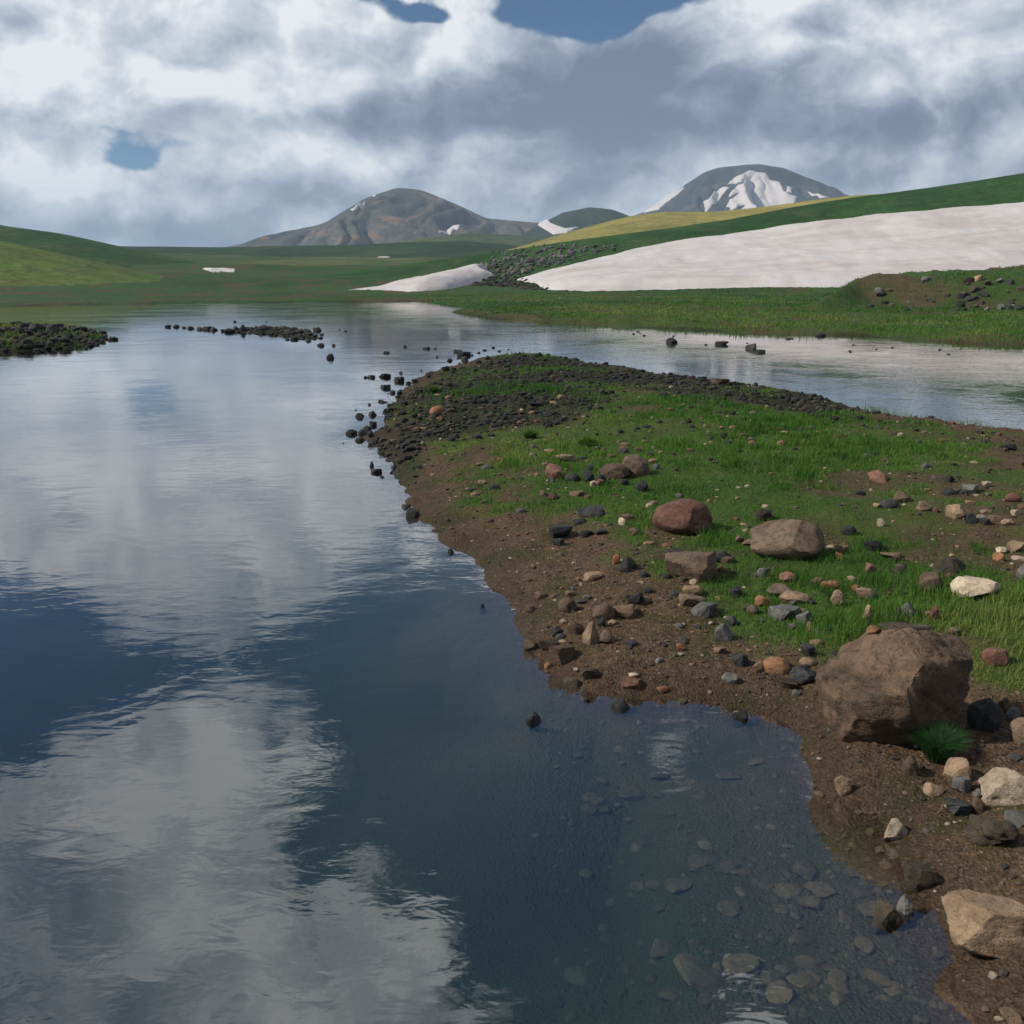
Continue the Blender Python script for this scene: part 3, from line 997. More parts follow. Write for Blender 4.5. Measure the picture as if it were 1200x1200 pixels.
snow_drape('small flat snow patch on the green plain beyond the lake', [(236, 315), (262, 315), (277, 316), (275, 319), (248, 319)], GroundSurf(), M['snow_far'], 0.6, 0.8, 1, 0.8, seed=15)
snow_drape('thin snow sliver at the foot of the dark band hill', [(438, 303), (446, 301), (458, 301), (456, 303), (444, 305)], band, M['snow_far'], 0.6, 1.5, 1, 0.5, seed=16)

# ================================================================== water
def mat_water():
    m, n, out = new_mat('water')
    P = pos(n)
    calm = n.noise(P, 0.16, 3, 0.5, 0.5)
    calm2 = n.noise(P, 0.75, 3, 0.5, 0.8)
    amt = n.m('MULTIPLY_ADD', n.step(n.m('MULTIPLY_ADD', calm2, 0.5, calm), 0.55, 0.95), 0.8, 0.2)
    Pst = n.v('MULTIPLY', P, (0.75, 1.25, 1.0))
    h1 = n.noise(Pst, 4.5, 3, 0.5, 0.5)
    h2 = n.noise(Pst, 14.0, 2, 0.5, 0.6)
    h3 = n.noise(Pst, 0.9, 2, 0.5, 0.2)
    h = n.m('ADD', n.m('MULTIPLY', h1, 0.0036), n.m('ADD', n.m('MULTIPLY', h2, 0.0006), n.m('MULTIPLY', h3, 0.005)))
    b = bump(n, n.m('MULTIPLY', h, amt), 1.0, 1.0)
    geo = n.node('ShaderNodeNewGeometry', None)
    cosv = n.m('ABSOLUTE', n.v('DOT_PRODUCT', geo.outputs['Incoming'], b, out=1))
    fr = n.m('POWER', n.m('SUBTRACT', 1.0, cosv, clamp=True), 5.0)
    fac = n.m('MULTIPLY_ADD', fr, 0.80, 0.20, clamp=True)
    gl = n.node('ShaderNodeBsdfGlossy', Color=(1, 1, 1), Roughness=0.03, Normal=b)
    tr = n.node('ShaderNodeBsdfTransparent', Color=(1, 1, 1))
    mx = n.node('ShaderNodeMixShader', None)
    n.put(mx.inputs[0], fac)
    n.l.new(tr, mx.inputs[1])
    n.l.new(gl, mx.inputs[2])
    n.l.new(mx.outputs[0], out.inputs['Surface'])
    va = n.node('ShaderNodeVolumeAbsorption', Color=(0.24, 0.56, 0.50), Density=1.15)
    n.l.new(va, out.inputs['Volume'])
    return m


M['water'] = mat_water()
wv = [(-170, -30, 0), (110, -30, 0), (110, 175, 0), (-170, 175, 0), (-170, -30, -6), (110, -30, -6), (110, 175, -6), (-170, 175, -6)]
wf_ = [(0, 1, 2, 3), (7, 6, 5, 4), (0, 4, 5, 1), (1, 5, 6, 2), (2, 6, 7, 3), (3, 7, 4, 0)]
water = link('water', mesh_np('water', wv, [np.array(wf_)], False, M['water']))
tag(water, kind='structure')

# ================================================================== rocks
_ico = {}


def ico(sub):
    if sub not in _ico:
        bm = bmesh.new()
        bmesh.ops.create_icosphere(bm, subdivisions=sub, radius=1.0)
        bm.verts.ensure_lookup_table()
        v = np.array([q.co[:] for q in bm.verts])
        f = np.array([[q.index for q in fc.verts] for fc in bm.faces])
        bm.free()
        _ico[sub] = (v, f)
    return _ico[sub]


def n3(v, s, seed, octv=3):
    return (fbm(v[:, 0] * s + 3 * seed, v[:, 1] * s + v[:, 2] * 0.7 * s, octv, seed) + fbm(v[:, 1] * s, v[:, 2] * s + v[:, 0] * 0.7 * s + seed, octv, seed + 50) + fbm(v[:, 2] * s + seed, v[:, 0] * s + v[:, 1] * 0.7 * s, octv, seed + 90)) / 1.6


def rock_verts(seed, sub=3, cuts=9, rnd=0.12, planes=None, fine=0.045, lo=0.62, hi=0.9, strata=0.0):
    rng = np.random.default_rng(seed)
    v, f = ico(sub)
    v = v.copy()
    v *= (1 + n3(v, 0.9, seed, 2) * rnd * 3)[:, None]
    nn = rng.normal(size=(cuts, 3))
    nn /= np.linalg.norm(nn, axis=1)[:, None]
    dd = rng.uniform(lo, hi, cuts)
    pl = list(zip(nn, dd)) + [(np.array(a) / np.linalg.norm(a), d) for a, d in (planes or [])]
    wv_ = n3(v, 2.2, seed + 3, 3) * 0.10
    for q, d in pl:
        s = v @ q - d - wv_
        s = np.where(s > 0, s * 0.94, 0)
        v -= s[:, None] * q
    rdir = v / np.linalg.norm(v, axis=1)[:, None]
    dsp = n3(v, 2.6, seed + 7, 3) * fine * 2.4
    if sub >= 3:
        rg = np.abs(n3(v, 3.4, seed + 13, 3))
        dsp = dsp - np.clip(0.10 - rg, 0, 1) * fine * 3.0           # cracks
    if sub >= 4:
        dsp = dsp + n3(v, 11.0, seed + 17, 3) * fine * 0.9
    if strata:
        q = v @ np.array([0.55, 0.25, 0.8])
        dsp = dsp + strata * (vnoise(q * 9 + n3(v, 1.5, seed + 19, 2) * 2.5, (v @ np.array([0.8, -0.2, -0.5])) * 1.6, seed + 23) - 0.5)
    v += rdir * dsp[:, None]
    # normalise to a unit box, z from 0 to 1
    lo_, hi_ = v.min(0), v.max(0)
    v = (v - (lo_ + hi_) / 2) / (hi_ - lo_)
    v[:, 2] += 0.5
    return v, f


def rock_mesh(name, seed, sub, mat, **kw):
    v, f = rock_verts(seed, sub, **kw)
    me = mesh_np(name, v, [f], True, mat)
    me.set_sharp_from_angle(angle=radians(28 if sub < 5 else 38))
    return me


KIND = {'round': dict(cuts=6, rnd=0.12, lo=0.70, hi=0.92), 'block': dict(cuts=15, rnd=0.16, lo=0.48, hi=0.80), 'slab': dict(cuts=12, rnd=0.18, lo=0.5, hi=0.82, planes=[((0, 0.1, 1), 0.32)]), 'rough': dict(cuts=9, rnd=0.24, fine=0.11, lo=0.55, hi=0.85)}


def put_rock(px, pyb, wpx, hpx, mat, label, kind='block', sub=3, rot=None, depth=0.85, group=None, name='rock', sink=0.16, tilt=0.0, mesh=None, cat='rock', z=None, planes=None, under=False, strata=0.0):
    """a rock whose foot shows at pixel (px, pyb) and that looks wpx by hpx pixels"""
    seed = int(px * 7 + pyb * 13) % 9973
    rng = np.random.default_rng(seed)
    p = on_ground(px, pyb)
    if z is not None:
        p = at_z(px, pyb, z)
    wet_g = None
    if p[2] < -0.015 and not under:
        p = at_z(px, pyb, 0.0)
        wet_g = min(G1(p[0], p[1]), -0.02)
    dep = p[1] * cp + (p[2] - CAMH) * (-sp)
    s = dep / F
    wm = wpx * s
    # visible height = height * cos(elev) + half depth * sin(elev)
    el = math.atan2(CAMH - p[2], math.hypot(p[0], p[1]))
    dm = wm * depth
    hm = max((hpx * s - 0.35 * dm * sin(el)) / cos(el), 0.22 * wm)
    hm = hm / (1 - sink)
    if mesh is None:
        kw = dict(KIND[kind])
        if planes:
            kw['planes'] = planes
            kw['cuts'] = 5
            kw['lo'] = 0.78
            kw['hi'] = 0.95
            kw['strata'] = strata
        mesh = rock_mesh(name, seed, sub, M[mat], **kw)
    o = link(name, mesh)
    o.scale = (wm * 1.04, dm, hm)
    yaw = atan2(p[0], p[1])
    o.rotation_euler = (0, tilt, -yaw + (rng.uniform(-0.35, 0.35) if rot is None else rot))
    o.location = (p[0] + sin(yaw) * dm * 0.42, p[1] + cos(yaw) * dm * 0.42, p[2] - sink * hm)
    if wet_g is not None:
        o.scale = (wm * 1.1, dm * 1.1, hm * 0.52 - wet_g + 0.02 + 0.15 * hm)
        o.location.z = wet_g - 0.02 - 0.15 * hm
    tag(o, label, cat, group)
    return o


# the big boulder: flat sloping face towards the water, dark right flank, undercut foot
put_rock(1037, 884, 172, 146, 'boulder', 'largest boulder, brown with a sloping flat face, at the inlet shore', 'block', 6, rot=0.0, depth=0.8, sink=0.15, cat='boulder', strata=0.045,
         planes=[((-0.44, -0.58, 0.68), 0.45), ((0.86, -0.48, 0.10), 0.60), ((-0.85, -0.45, -0.12), 0.66), ((0.1, -0.75, -0.66), 0.80), ((0.0, 0.3, 0.95), 0.72), ((0.55, -0.2, 0.8), 0.66), ((-0.7, 0.0, 0.68), 0.46)])
put_rock(1150, 1128, 96, 66, 'tan', 'big tan angular boulder in the bottom right corner on wet soil', 'block', 5, rot=0.1, depth=0.8, sink=0.06, cat='boulder',
         planes=[((-0.7, -0.5, 0.45), 0.60), ((0.35, -0.9, 0.1), 0.60), ((0.95, -0.1, 0.1), 0.66), ((0, 0.1, 1), 0.62), ((-0.9, 0.1, -0.3), 0.72)])
put_rock(921, 657, 86, 46, 'brown', 'humped brown boulder standing in tall grass, mid bank', 'block', 4, rot=0.0, sink=0.12, cat='boulder', planes=[((-0.55, -0.4, 0.75), 0.50), ((0.6, -0.5, 0.6), 0.72), ((0.9, -0.1, 0.2), 0.72)])
put_rock(799, 628, 68, 42, 'red', 'rounded reddish boulder with a dark shaded right side in grass', 'round', 4, rot=0.0, sink=0.12, cat='boulder', planes=[((-0.4, -0.75, 0.45), 0.70), ((0.75, -0.6, 0.2), 0.74)])
put_rock(809, 684, 60, 36, 'brown', 'layered brown boulder with a ledge at the grass and soil edge', 'slab', 4, rot=0.0, sink=0.10, cat='boulder')

R = [
    # px, bottom, w, h, material, kind, label
    (745, 559, 34, 26, 'brown', 'round', 'round pale brown rock at the right end of the stone cluster'),
    (720, 562, 36, 19, 'brown', 'round', 'low brown rock leaning against the round pale brown one'),
    (650, 561, 22, 17, 'red', 'block', 'reddish rock at the left end of the stone cluster'),
    (671, 564, 18, 10, 'dark', 'round', 'black stone beside the reddish rock in the stone cluster'),
    (690, 565, 13, 15, 'dark', 'block', 'tall black stone in the middle of the stone cluster'),
    (703, 567, 15, 11, 'dark', 'round', 'black stone under the left of the low brown rock in the cluster'),
    (731, 569, 12, 8, 'dark', 'slab', 'small black stone under the right of the low brown rock in the cluster'),
    (695, 570, 9, 6, 'tan', 'block', 'tiny tan stone in front of the tall black stone in the cluster'),
    (661, 541, 25, 8, 'tan', 'slab', 'flat tan slab lying in grass behind the stone cluster'),
    (676, 582, 17, 7, 'tan', 'slab', 'flat tan stone in front of the stone cluster'),
    (648, 586, 13, 9, 'brown', 'block', 'small brown stone left of the flat tan stone'),
    (753, 576, 13, 13, 'dark', 'block', 'black stone just below the round pale brown rock'),
    (729, 615, 10, 9, 'pale', 'block', 'small whitish stone left of the rounded reddish boulder'),
    (657, 632, 30, 16, 'dark', 'slab', 'flat dark slab on bare soil near the left shore'),
    (654, 640, 15, 9, 'dark', 'slab', 'small dark flake in front of the flat dark slab'),
    (686, 630, 17, 9, 'dark', 'slab', 'dark flat stone, left of a pair at the grass edge'),
    (704, 628, 15, 8, 'dark', 'slab', 'dark flat stone, right of a pair at the grass edge'),
    (693, 606, 31, 13, 'dark', 'rough', 'low dark rubble lump in grass left of the whitish stone'),
    (722, 661, 10, 12, 'orange', 'round', 'rusty orange stone touching an upright dark rock'),
    (735, 672, 20, 20, 'dark', 'block', 'upright dark rock with ridges left of the layered boulder'),
    (797, 659, 34, 14, 'mossy', 'slab', 'low dark brown rock behind the layered boulder'),
    (823, 657, 12, 11, 'brown', 'block', 'small brown stone between the layered boulder and a dark block'),
    (846, 660, 23, 15, 'dark', 'block', 'dark blue grey block right of the layered boulder'),
    (811, 699, 22, 12, 'tan', 'slab', 'pinkish tan slab right below the layered boulder'),
    (809, 713, 31, 14, 'brown', 'slab', 'flat brown rock half buried below the pinkish tan slab'),
    (826, 723, 32, 16, 'grey', 'slab', 'flat greyish rock half buried at the grass edge'),
    (746, 709, 17, 15, 'dark', 'block', 'dark grey cube shaped stone on bare soil'),
    (665, 718, 21, 17, 'brown', 'round', 'brown egg shaped stone alone on the reddish mud'),
    (707, 727, 27, 20, 'brown', 'round', 'smooth brown round stone at the back of the mud cluster'),
    (731, 726, 28, 16, 'tan', 'slab', 'tilted pinkish slab at the right of the mud cluster'),
    (673, 745, 21, 18, 'brown', 'round', 'rounded brown stone at the left of the mud cluster'),
    (692, 756, 20, 26, 'tan', 'block', 'upright tan stone with an orange foot in the mud cluster'),
    (711, 755, 18, 16, 'brown', 'block', 'brown stone at the front right of the mud cluster'),
    (705, 735, 10, 11, 'dark', 'block', 'dark stone wedged under the smooth brown round stone'),
    (696, 681, 25, 10, 'tan', 'slab', 'long flat tan stone on mud above the clusters'),
    (658, 779, 31, 22, 'brown', 'slab', 'two toned flat brown rock close to the waterline'),
    (645, 762, 25, 12, 'mossy', 'slab', 'dark brown rock behind the two toned flat rock'),
    (622, 764, 17, 13, 'mossy', 'block', 'dark wet rock right at the waterline, left of the two toned rock'),
    (670, 808, 20, 14, 'mossy', 'round', 'wet dark round rock at the waterline below the two toned rock'),
    (693, 799, 24, 16, 'mossy', 'slab', 'dark brown slab beside the wet dark round rock'),
    (643, 784, 10, 8, 'orange', 'block', 'small orange stone under the two toned flat rock'),
    (742, 809, 29, 14, 'red', 'rough', 'dull red wide rock at the waterline of the mud point'),
    (728, 831, 21, 18, 'dark', 'block', 'black wet rock standing in the water off the mud point'),
    (776, 812, 13, 7, 'orange', 'slab', 'small bright orange stone at the water edge'),
    (742, 794, 11, 5, 'pale', 'slab', 'small pale flat chip above the dull red rock'),
    (772, 777, 9, 7, 'grey', 'block', 'small pale grey stone alone on the mud point'),
    (798, 762, 11, 8, 'orange', 'block', 'small bright orange stone on soil right of the pale grey one'),
    (622, 718, 11, 9, 'brown', 'round', 'small brown stone near the curved left waterline'),
    (876, 640, 13, 8, 'tan', 'block', 'small tan stone at the left foot of the humped boulder'),
    (866, 637, 11, 9, 'brown', 'block', 'small brown stone left of the humped boulder'),
    (894, 611, 20, 16, 'mossy', 'rough', 'dark mossy lump in grass above the humped boulder'),
    (893, 676, 17, 12, 'grey', 'block', 'grey stone below the humped boulder'),
    (847, 752, 20, 21, 'grey', 'block', 'grey brown upright stone at the lower grass edge'),
    (858, 734, 16, 12, 'dark', 'block', 'blackish stone behind the grey brown upright stone'),
    (867, 782, 21, 16, 'dark', 'slab', 'dark slate coloured stone left of the orange tan shore stones'),
    (888, 789, 16, 13, 'tan', 'block', 'tan stone left of the big orange tan shore stone'),
    (909, 791, 31, 20, 'orange', 'round', 'big orange tan stone in the pile left of the largest boulder'),
    (855, 803, 19, 15, 'grey', 'block', 'pale grey wedge stone on gravel near the inlet'),
    (946, 770, 18, 15, 'dark', 'block', 'blue black stone at the upper left of the largest boulder'),
    (946, 781, 19, 10, 'tan', 'round', 'tan oblong stone touching the left of the largest boulder'),
    (940, 803, 30, 23, 'dark', 'rough', 'crumbly black rock against the left of the largest boulder'),
    (923, 809, 26, 11, 'mossy', 'slab', 'low dark brown stone at the inlet edge'),
    (868, 843, 19, 14, 'dark', 'rough', 'dark round rock standing in the inlet water'),
    (863, 838, 9, 7, 'tan', 'round', 'small tan stone touching the dark round rock in the inlet'),
    (896, 712, 22, 14, 'orange', 'block', 'orange brown stone at the left of the four stone group'),
    (914, 701, 32, 16, 'brown', 'block', 'brown block at the top of the four stone group'),
    (931, 709, 35, 15, 'tan', 'round', 'tan oblong stone at the right of the four stone group'),
    (918, 728, 36, 18, 'grey', 'slab', 'grey slab with dark grooves at the bottom of the four stone group'),
    (922, 683, 19, 13, 'red', 'block', 'reddish stone behind the four stone group'),
    (942, 736, 19, 19, 'grey', 'block', 'upright grey brown stone right of the grooved slab'),
    (950, 739, 10, 10, 'tan', 'block', 'small tan stone at the foot of the upright grey brown one'),
    (882, 720, 13, 11, 'brown', 'round', 'small brown round stone left of the grooved slab'),
    (843, 767, 15, 8, 'brown', 'slab', 'small brown flat stone below the grey brown upright stone'),
    (1119, 608, 24, 17, 'tan', 'block', 'angular light tan rock in grass at the upper right'),
    (1139, 614, 15, 14, 'dark', 'block', 'dark stone beside the angular light tan rock'),
    (1166, 614, 18, 10, 'tan', 'slab', 'tan flat stone, left one in the row near the right edge'),
    (1180, 616, 15, 8, 'tan', 'slab', 'tan flat stone, right one in the row near the right edge'),
    (1190, 604, 11, 7, 'pale', 'slab', 'pale flat stone above the row near the right edge'),
    (1151, 612, 14, 9, 'grey', 'block', 'grey stone between the dark stone and the tan row'),
    (1186, 588, 19, 10, 'red', 'round', 'dull red rock in grass at the far right edge'),
    (1190, 648, 18, 14, 'tan', 'block', 'pinkish tan stone at the right edge above the grey one'),
    (1173, 650, 12, 9, 'pale', 'block', 'pale stone left of the pinkish tan stone'),
    (1170, 657, 14, 10, 'orange', 'round', 'rusty stone below the pale one near the right edge'),
    (1112, 676, 37, 22, 'mossy', 'rough', 'dark mossy rock behind the round brown stone in grass'),
    (1088, 694, 26, 24, 'brown', 'round', 'round brown stone in grass above the largest boulder'),
    (1142, 704, 52, 26, 'pale', 'slab', 'pale sandy slab with a flat top in grass'),
    (1200, 681, 18, 22, 'grey', 'block', 'light grey rock cut by the right edge of the picture'),
    (981, 709, 16, 18, 'tan', 'block', 'pointed pale tan stone upright in grass'),
    (973, 692, 21, 11, 'orange', 'slab', 'orange flat stone above the pointed pale tan one'),
    (1003, 694, 12, 10, 'orange', 'block', 'small orange stone in the grass centre right'),
    (1013, 702, 21, 13, 'tan', 'slab', 'tan and dark stone right of the small orange one'),
    (1020, 673, 13, 13, 'red', 'block', 'small rust red stone in tall grass'),
    (1054, 673, 16, 13, 'mossy', 'rough', 'dark brown pitted stone in tall grass'),
    (1043, 656, 22, 8, 'tan', 'slab', 'flat tan stone above the rust red stone'),
    (988, 648, 16, 9, 'tan', 'slab', 'pinkish flat stone right of the humped boulder'),
    (984, 656, 10, 9, 'orange', 'block', 'small orange stone under the pinkish flat stone'),
    (1023, 646, 22, 13, 'dark', 'rough', 'black crumbly stone in the middle of the meadow'),
    (994, 627, 18, 11, 'dark', 'round', 'dark stone in grass above the pinkish flat stone'),
    (1042, 596, 21, 12, 'dark', 'round', 'dark rock in the pair high on the grassy bank'),
    (1057, 589, 20, 13, 'brown', 'rough', 'brown rock in the pair high on the grassy bank'),
    (1081, 599, 15, 12, 'brown', 'block', 'brown upright stone right of the pair on the grassy bank'),
    (1028, 565, 22, 14, 'red', 'rough', 'reddish rubble lump on the upper bank'),
    (1135, 577, 21, 10, 'grey', 'slab', 'pinkish grey slab in grass at the upper right'),
    (1112, 565, 12, 9, 'dark', 'block', 'dark stone left of the pinkish grey slab'),
    (1182, 528, 17, 8, 'dark', 'block', 'black stone near the channel at the far right'),
    (1032, 617, 9, 10, 'pale', 'block', 'small yellowish upright stone in the meadow'),
    (1015, 730, 10, 21, 'tan', 'block', 'narrow tan stone standing upright left of the largest boulder top'),
    (1062, 723, 23, 18, 'grey', 'block', 'dark grey stone behind the top of the largest boulder'),
    (1094, 727, 10, 16, 'red', 'block', 'narrow red stone upright behind the largest boulder'),
    (1165, 781, 28, 22, 'red', 'round', 'reddish brown stone sunk in tall grass right of the largest boulder'),
    (1118, 746, 14, 10, 'brown', 'block', 'brown stone at the upper right shoulder of the largest boulder'),
    (1108, 841, 29, 26, 'red', 'block', 'red brown stone leaning on the right foot of the largest boulder'),
    (1099, 857, 17, 28, 'grey', 'block', 'grey upright stone between the largest boulder and the grass tuft'),
    (1152, 857, 37, 40, 'dark', 'block', 'dark square block right of the grass tuft'),
    (1177, 836, 15, 19, 'brown', 'block', 'small brown stone on the upper right of the dark square block'),
    (1187, 846, 16, 17, 'grey', 'round', 'grey cobble right of the dark square block'),
    (1198, 838, 13, 17, 'orange', 'block', 'orange stone cut by the right edge above the grey cobble'),
    (1199, 873, 32, 31, 'brown', 'round', 'round brown grey rock at the right edge below the orange stone'),
    (1121, 918, 31, 28, 'tan', 'block', 'red tan sloping stone just below the grass tuft'),
    (1126, 929, 20, 18, 'grey', 'slab', 'flat pinkish grey stone below the sloping one'),
    (1091, 935, 24, 18, 'tan', 'block', 'tan angular stone left of the pinkish grey one'),
    (1178, 943, 58, 42, 'pale', 'rough', 'rough pale slab half in grass at the right edge'),
    (1145, 954, 16, 20, 'brown', 'block', 'brown stone at the left foot of the rough pale slab'),
    (1145, 936, 11, 11, 'grey', 'round', 'small grey stone at the tip of the rough pale slab'),
    (1121, 957, 30, 17, 'dark', 'slab', 'flat blue grey stone in soil left of the brown one'),
    (1160, 992, 58, 34, 'mossy', 'rough', 'dark mossy lump of rock in soil below the rough pale slab'),
    (1066, 910, 20, 24, 'brown', 'rough', 'crumbly brown lump left of the grass tuft'),
    (987, 933, 21, 24, 'tan', 'block', 'tan pointed stone in the wet notch of the inlet'),
    (1048, 986, 29, 26, 'pale', 'block', 'pale angular stone on bare soil by the inlet'),
    (1041, 1084, 31, 28, 'mossy', 'block', 'dark brown stone in shallow water, left of a touching pair'),
    (1060, 1070, 19, 28, 'grey', 'block', 'grey stone in shallow water, right of a touching pair'),
    (1078, 1046, 40, 30, 'mossy', 'slab', 'black wet lump at the waterline above the touching pair'),
    (1184, 1204, 28, 16, 'tan', 'slab', 'tan stone cut by the bottom edge of the picture'),
    (625, 847, 18, 15, 'dark', 'rough', 'lone black stone standing in the dark water off the mud point'),
    (484, 606, 15, 15, 'dark', 'block', 'dark rock in the water off the left shore, mid peninsula'),
    (476, 595, 10, 6, 'dark', 'slab', 'small dark flake beside the dark rock off the left shore'),
    (528, 648, 8, 7, 'dark', 'round', 'tiny round stone in the water near the curved left shore'),
    (566, 711, 8, 5, 'dark', 'block', 'tiny dark stone in the water below the curved left shore'),
    (843, 452, 24, 9, 'brown', 'slab', 'flat brown rock on the channel shore of the peninsula'),
    (512, 486, 17, 11, 'orange', 'round', 'rusty orange boulder among the dark rubble of the peninsula tip'),
    (515, 494, 9, 6, 'tan', 'slab', 'small pinkish stone below the rusty orange boulder'),
    (787, 402, 13, 9, 'dark', 'block', 'dark rock in the channel, leftmost of the larger ones'),
    (846, 404, 15, 6, 'dark', 'slab', 'long low dark rock in the middle of the channel'),
    (880, 409, 12, 9, 'dark', 'block', 'pointed dark rock in the channel right of the long low one'),
    (891, 413, 11, 5, 'dark', 'slab', 'low dark rock just below the pointed one in the channel'),
    (961, 394, 12, 6, 'dark', 'round', 'dark rounded rock at the far bank of the channel'),
    (388, 420, 9, 8, 'dark', 'block', 'dark rock in the lake below the right end of the rock bar'),
    (372, 388, 10, 6, 'dark', 'block', 'dark rock in the lake at the right end of the rock bar'),
    (1146, 330, 10, 8, 'tan', 'block', 'pale rock on top of the far right grassy mound'),
]
for (px, pb, ww, hh, mt, kd, lab) in R:
    big = ww * hh > 500
    inw = None
    put_rock(px, pb, ww, hh, mt, lab, kd, 4 if big else 3, sink=0.27)

# ---- families of alike stones: shared meshes
FAM = {}
for mt in ('dark', 'brown', 'tan', 'grey', 'mossy', 'sunk', 'red'):
    FAM[mt] = [rock_mesh('stone', 300 + 17 * i + len(mt) * 5, 2, M[mt], **KIND[('rough', 'slab', 'rough', 'block' if mt != 'dark' else 'rough')[i % 4]]) for i in range(8)]


def fam_rock(px, pb, ww, hh, mt, label, group, name='stone', sink=0.18, under=False):
    me = random.choice(FAM[mt])
    return put_rock(px, pb, ww, hh, mt, label, mesh=me, rot=random.uniform(0, 6.28), group=group, name=name, depth=random.uniform(0.7, 1.0), cat='stone', sink=sink, under=under)


for (px, pb, ww, hh) in tip:
    fam_rock(px, pb + 1, ww * 0.95, hh * 1.0, 'dark', 'small black stone standing in the shallows off the peninsula tip', 'stones in the shallows off the tip')
for (px, pb, ww, hh) in bar_rocks:
    fam_rock(px, pb + 0.5, ww * 1.0, hh * 1.1, 'dark', 'dark stone in the long low rock bar out in the lake', 'stones of the rock bar in the lake')
for i in range(55):
    px = random.uniform(-25, 140)
    top = np.interp(px, [-25, 40, 60, 90, 125, 140], [390, 386, 386, 389, 393, 394])
    pb = top + abs(random.gauss(0, 3.0)) if random.random() < 0.72 else random.uniform(396, 410)
    if px > 118:
        pb = random.uniform(391, 397)
    ww = random.uniform(5, 14) * (1.1 if px < 100 else 0.7)
    fam_rock(px, pb, ww, ww * random.uniform(0.5, 0.8), 'dark', 'dark stone on the low grassy islet at the left edge', 'stones on the islet')
for (px, pb, ww, hh) in chan:
    fam_rock(px, pb, ww, hh, 'dark', 'tiny dark stone poking out of the channel', 'tiny stones in the channel')
for i in range(60):
    px = 1120 + abs(random.gauss(0, 1)) * 60 if random.random() < 0.6 else random.uniform(1020, 1235)
    pb = random.uniform(348, 366) if random.random() < 0.7 else random.uniform(330, 350)
    ww = random.uniform(4, 13)
    fam_rock(px, pb, ww, ww * 0.6, random.choice(['dark', 'mossy', 'grey', 'dark', 'mossy', 'dark', 'brown']), 'rubble stone on the side of the far right grassy mound', 'rubble of the far mound', sink=0.2)

# stones lying under the shallow water of the inlet
for i in range(90):
    for _ in range(40):
        px = random.uniform(660, 1090)
        pb = random.uniform(832, 1180)
        p = at_z(px, pb, -0.15)
        if float(sd_lake(p[0], p[1])) > 0.12 and random.random() < (px - 560) / 520:
            break
    ww = random.choice([1, 1, 1.25, 1.9]) * random.uniform(13, 27) * (0.6 + (pb - 832) / 700)
    o = fam_rock(px, pb, ww, ww * 0.45, 'sunk', 'flat stone lying on the bed under the shallow inlet water', 'stones under the inlet water', sink=0.3, under=True)
    zb_ = G1(o.location.x, o.location.y)
    o.scale.z = min(o.scale.z * 0.6, max(0.02, -zb_ * 0.5))
    o.location.z = zb_ - 0.35 * o.scale.z

# ================================================================== countless small things
def land_points(n, amax, r0, r1, powr, need):
    """random points on land in front of the camera; more of them near by"""
    a = np.radians(RNG.uniform(-amax, amax, n))
    u = RNG.uniform(0, 1, n)
    r = r0 * (r1 / r0) ** (u ** powr)
    x = r * np.sin(a)
    y = r * np.cos(a)
    k = need(x, y)
    return x[k], y[k]


def merge(vs, fs, n_src, sx, sy, sz, yaw, loc, pick):
    """many copies of small source meshes in one mesh"""
    V = []
    Fc = []
    off = 0
    for s in range(n_src):
        idx = np.where(pick == s)[0]
        if len(idx) == 0:
            continue
        v, f = vs[s], fs[s]
        q = v[None] * np.stack([sx[idx], sy[idx], sz[idx]], -1)[:, None, :]
        c, sn = np.cos(yaw[idx])[:, None], np.sin(yaw[idx])[:, None]
        x = q[..., 0] * c - q[..., 1] * sn
        y = q[..., 0] * sn + q[..., 1] * c
        q = np.stack([x, y, q[..., 2]], -1) + loc[idx][:, None, :]
        V.append(q.reshape(-1, 3))
        Fc.append((f[None] + (np.arange(len(idx)) * len(v))[:, None, None] + off).reshape(-1, f.shape[1]))
        off += len(idx) * len(v)
    return np.vstack(V), np.vstack(Fc)


SRC = [rock_verts(800 + i, 1, cuts=6, rnd=0.2, fine=0.06) for i in range(10)]


def mat_pebble(name, pal):
    m, n, out = new_mat(name)
    P = pos(n)
    at = n.node('ShaderNodeAttribute', None, props={'attribute_name': 'tint'})
    ramp = n.node('ShaderNodeValToRGB', None, Fac=at.outputs['Fac'])
    cr = ramp.color_ramp
    cr.interpolation = 'CONSTANT'
    cr.elements[0].color = (*pal[0], 1)
    cr.elements[1].position = 1 / len(pal)
    cr.elements[1].color = (*pal[1], 1)
    for i, c in enumerate(pal[2:]):
        e = cr.elements.new((i + 2) / len(pal))
        e.color = (*c, 1)
    b = n.noise(P, 40, 4, 0.6)
    c = n.mix(n.m('MULTIPLY', n.step(b, 0.4, 0.7), 0.5), ramp.outputs[0], n.v('SCALE', ramp.outputs[0], s=0.5))
    principled(n, out, c, 0.9, 0.25, bump(n, b, 0.6, 0.01))
    return m


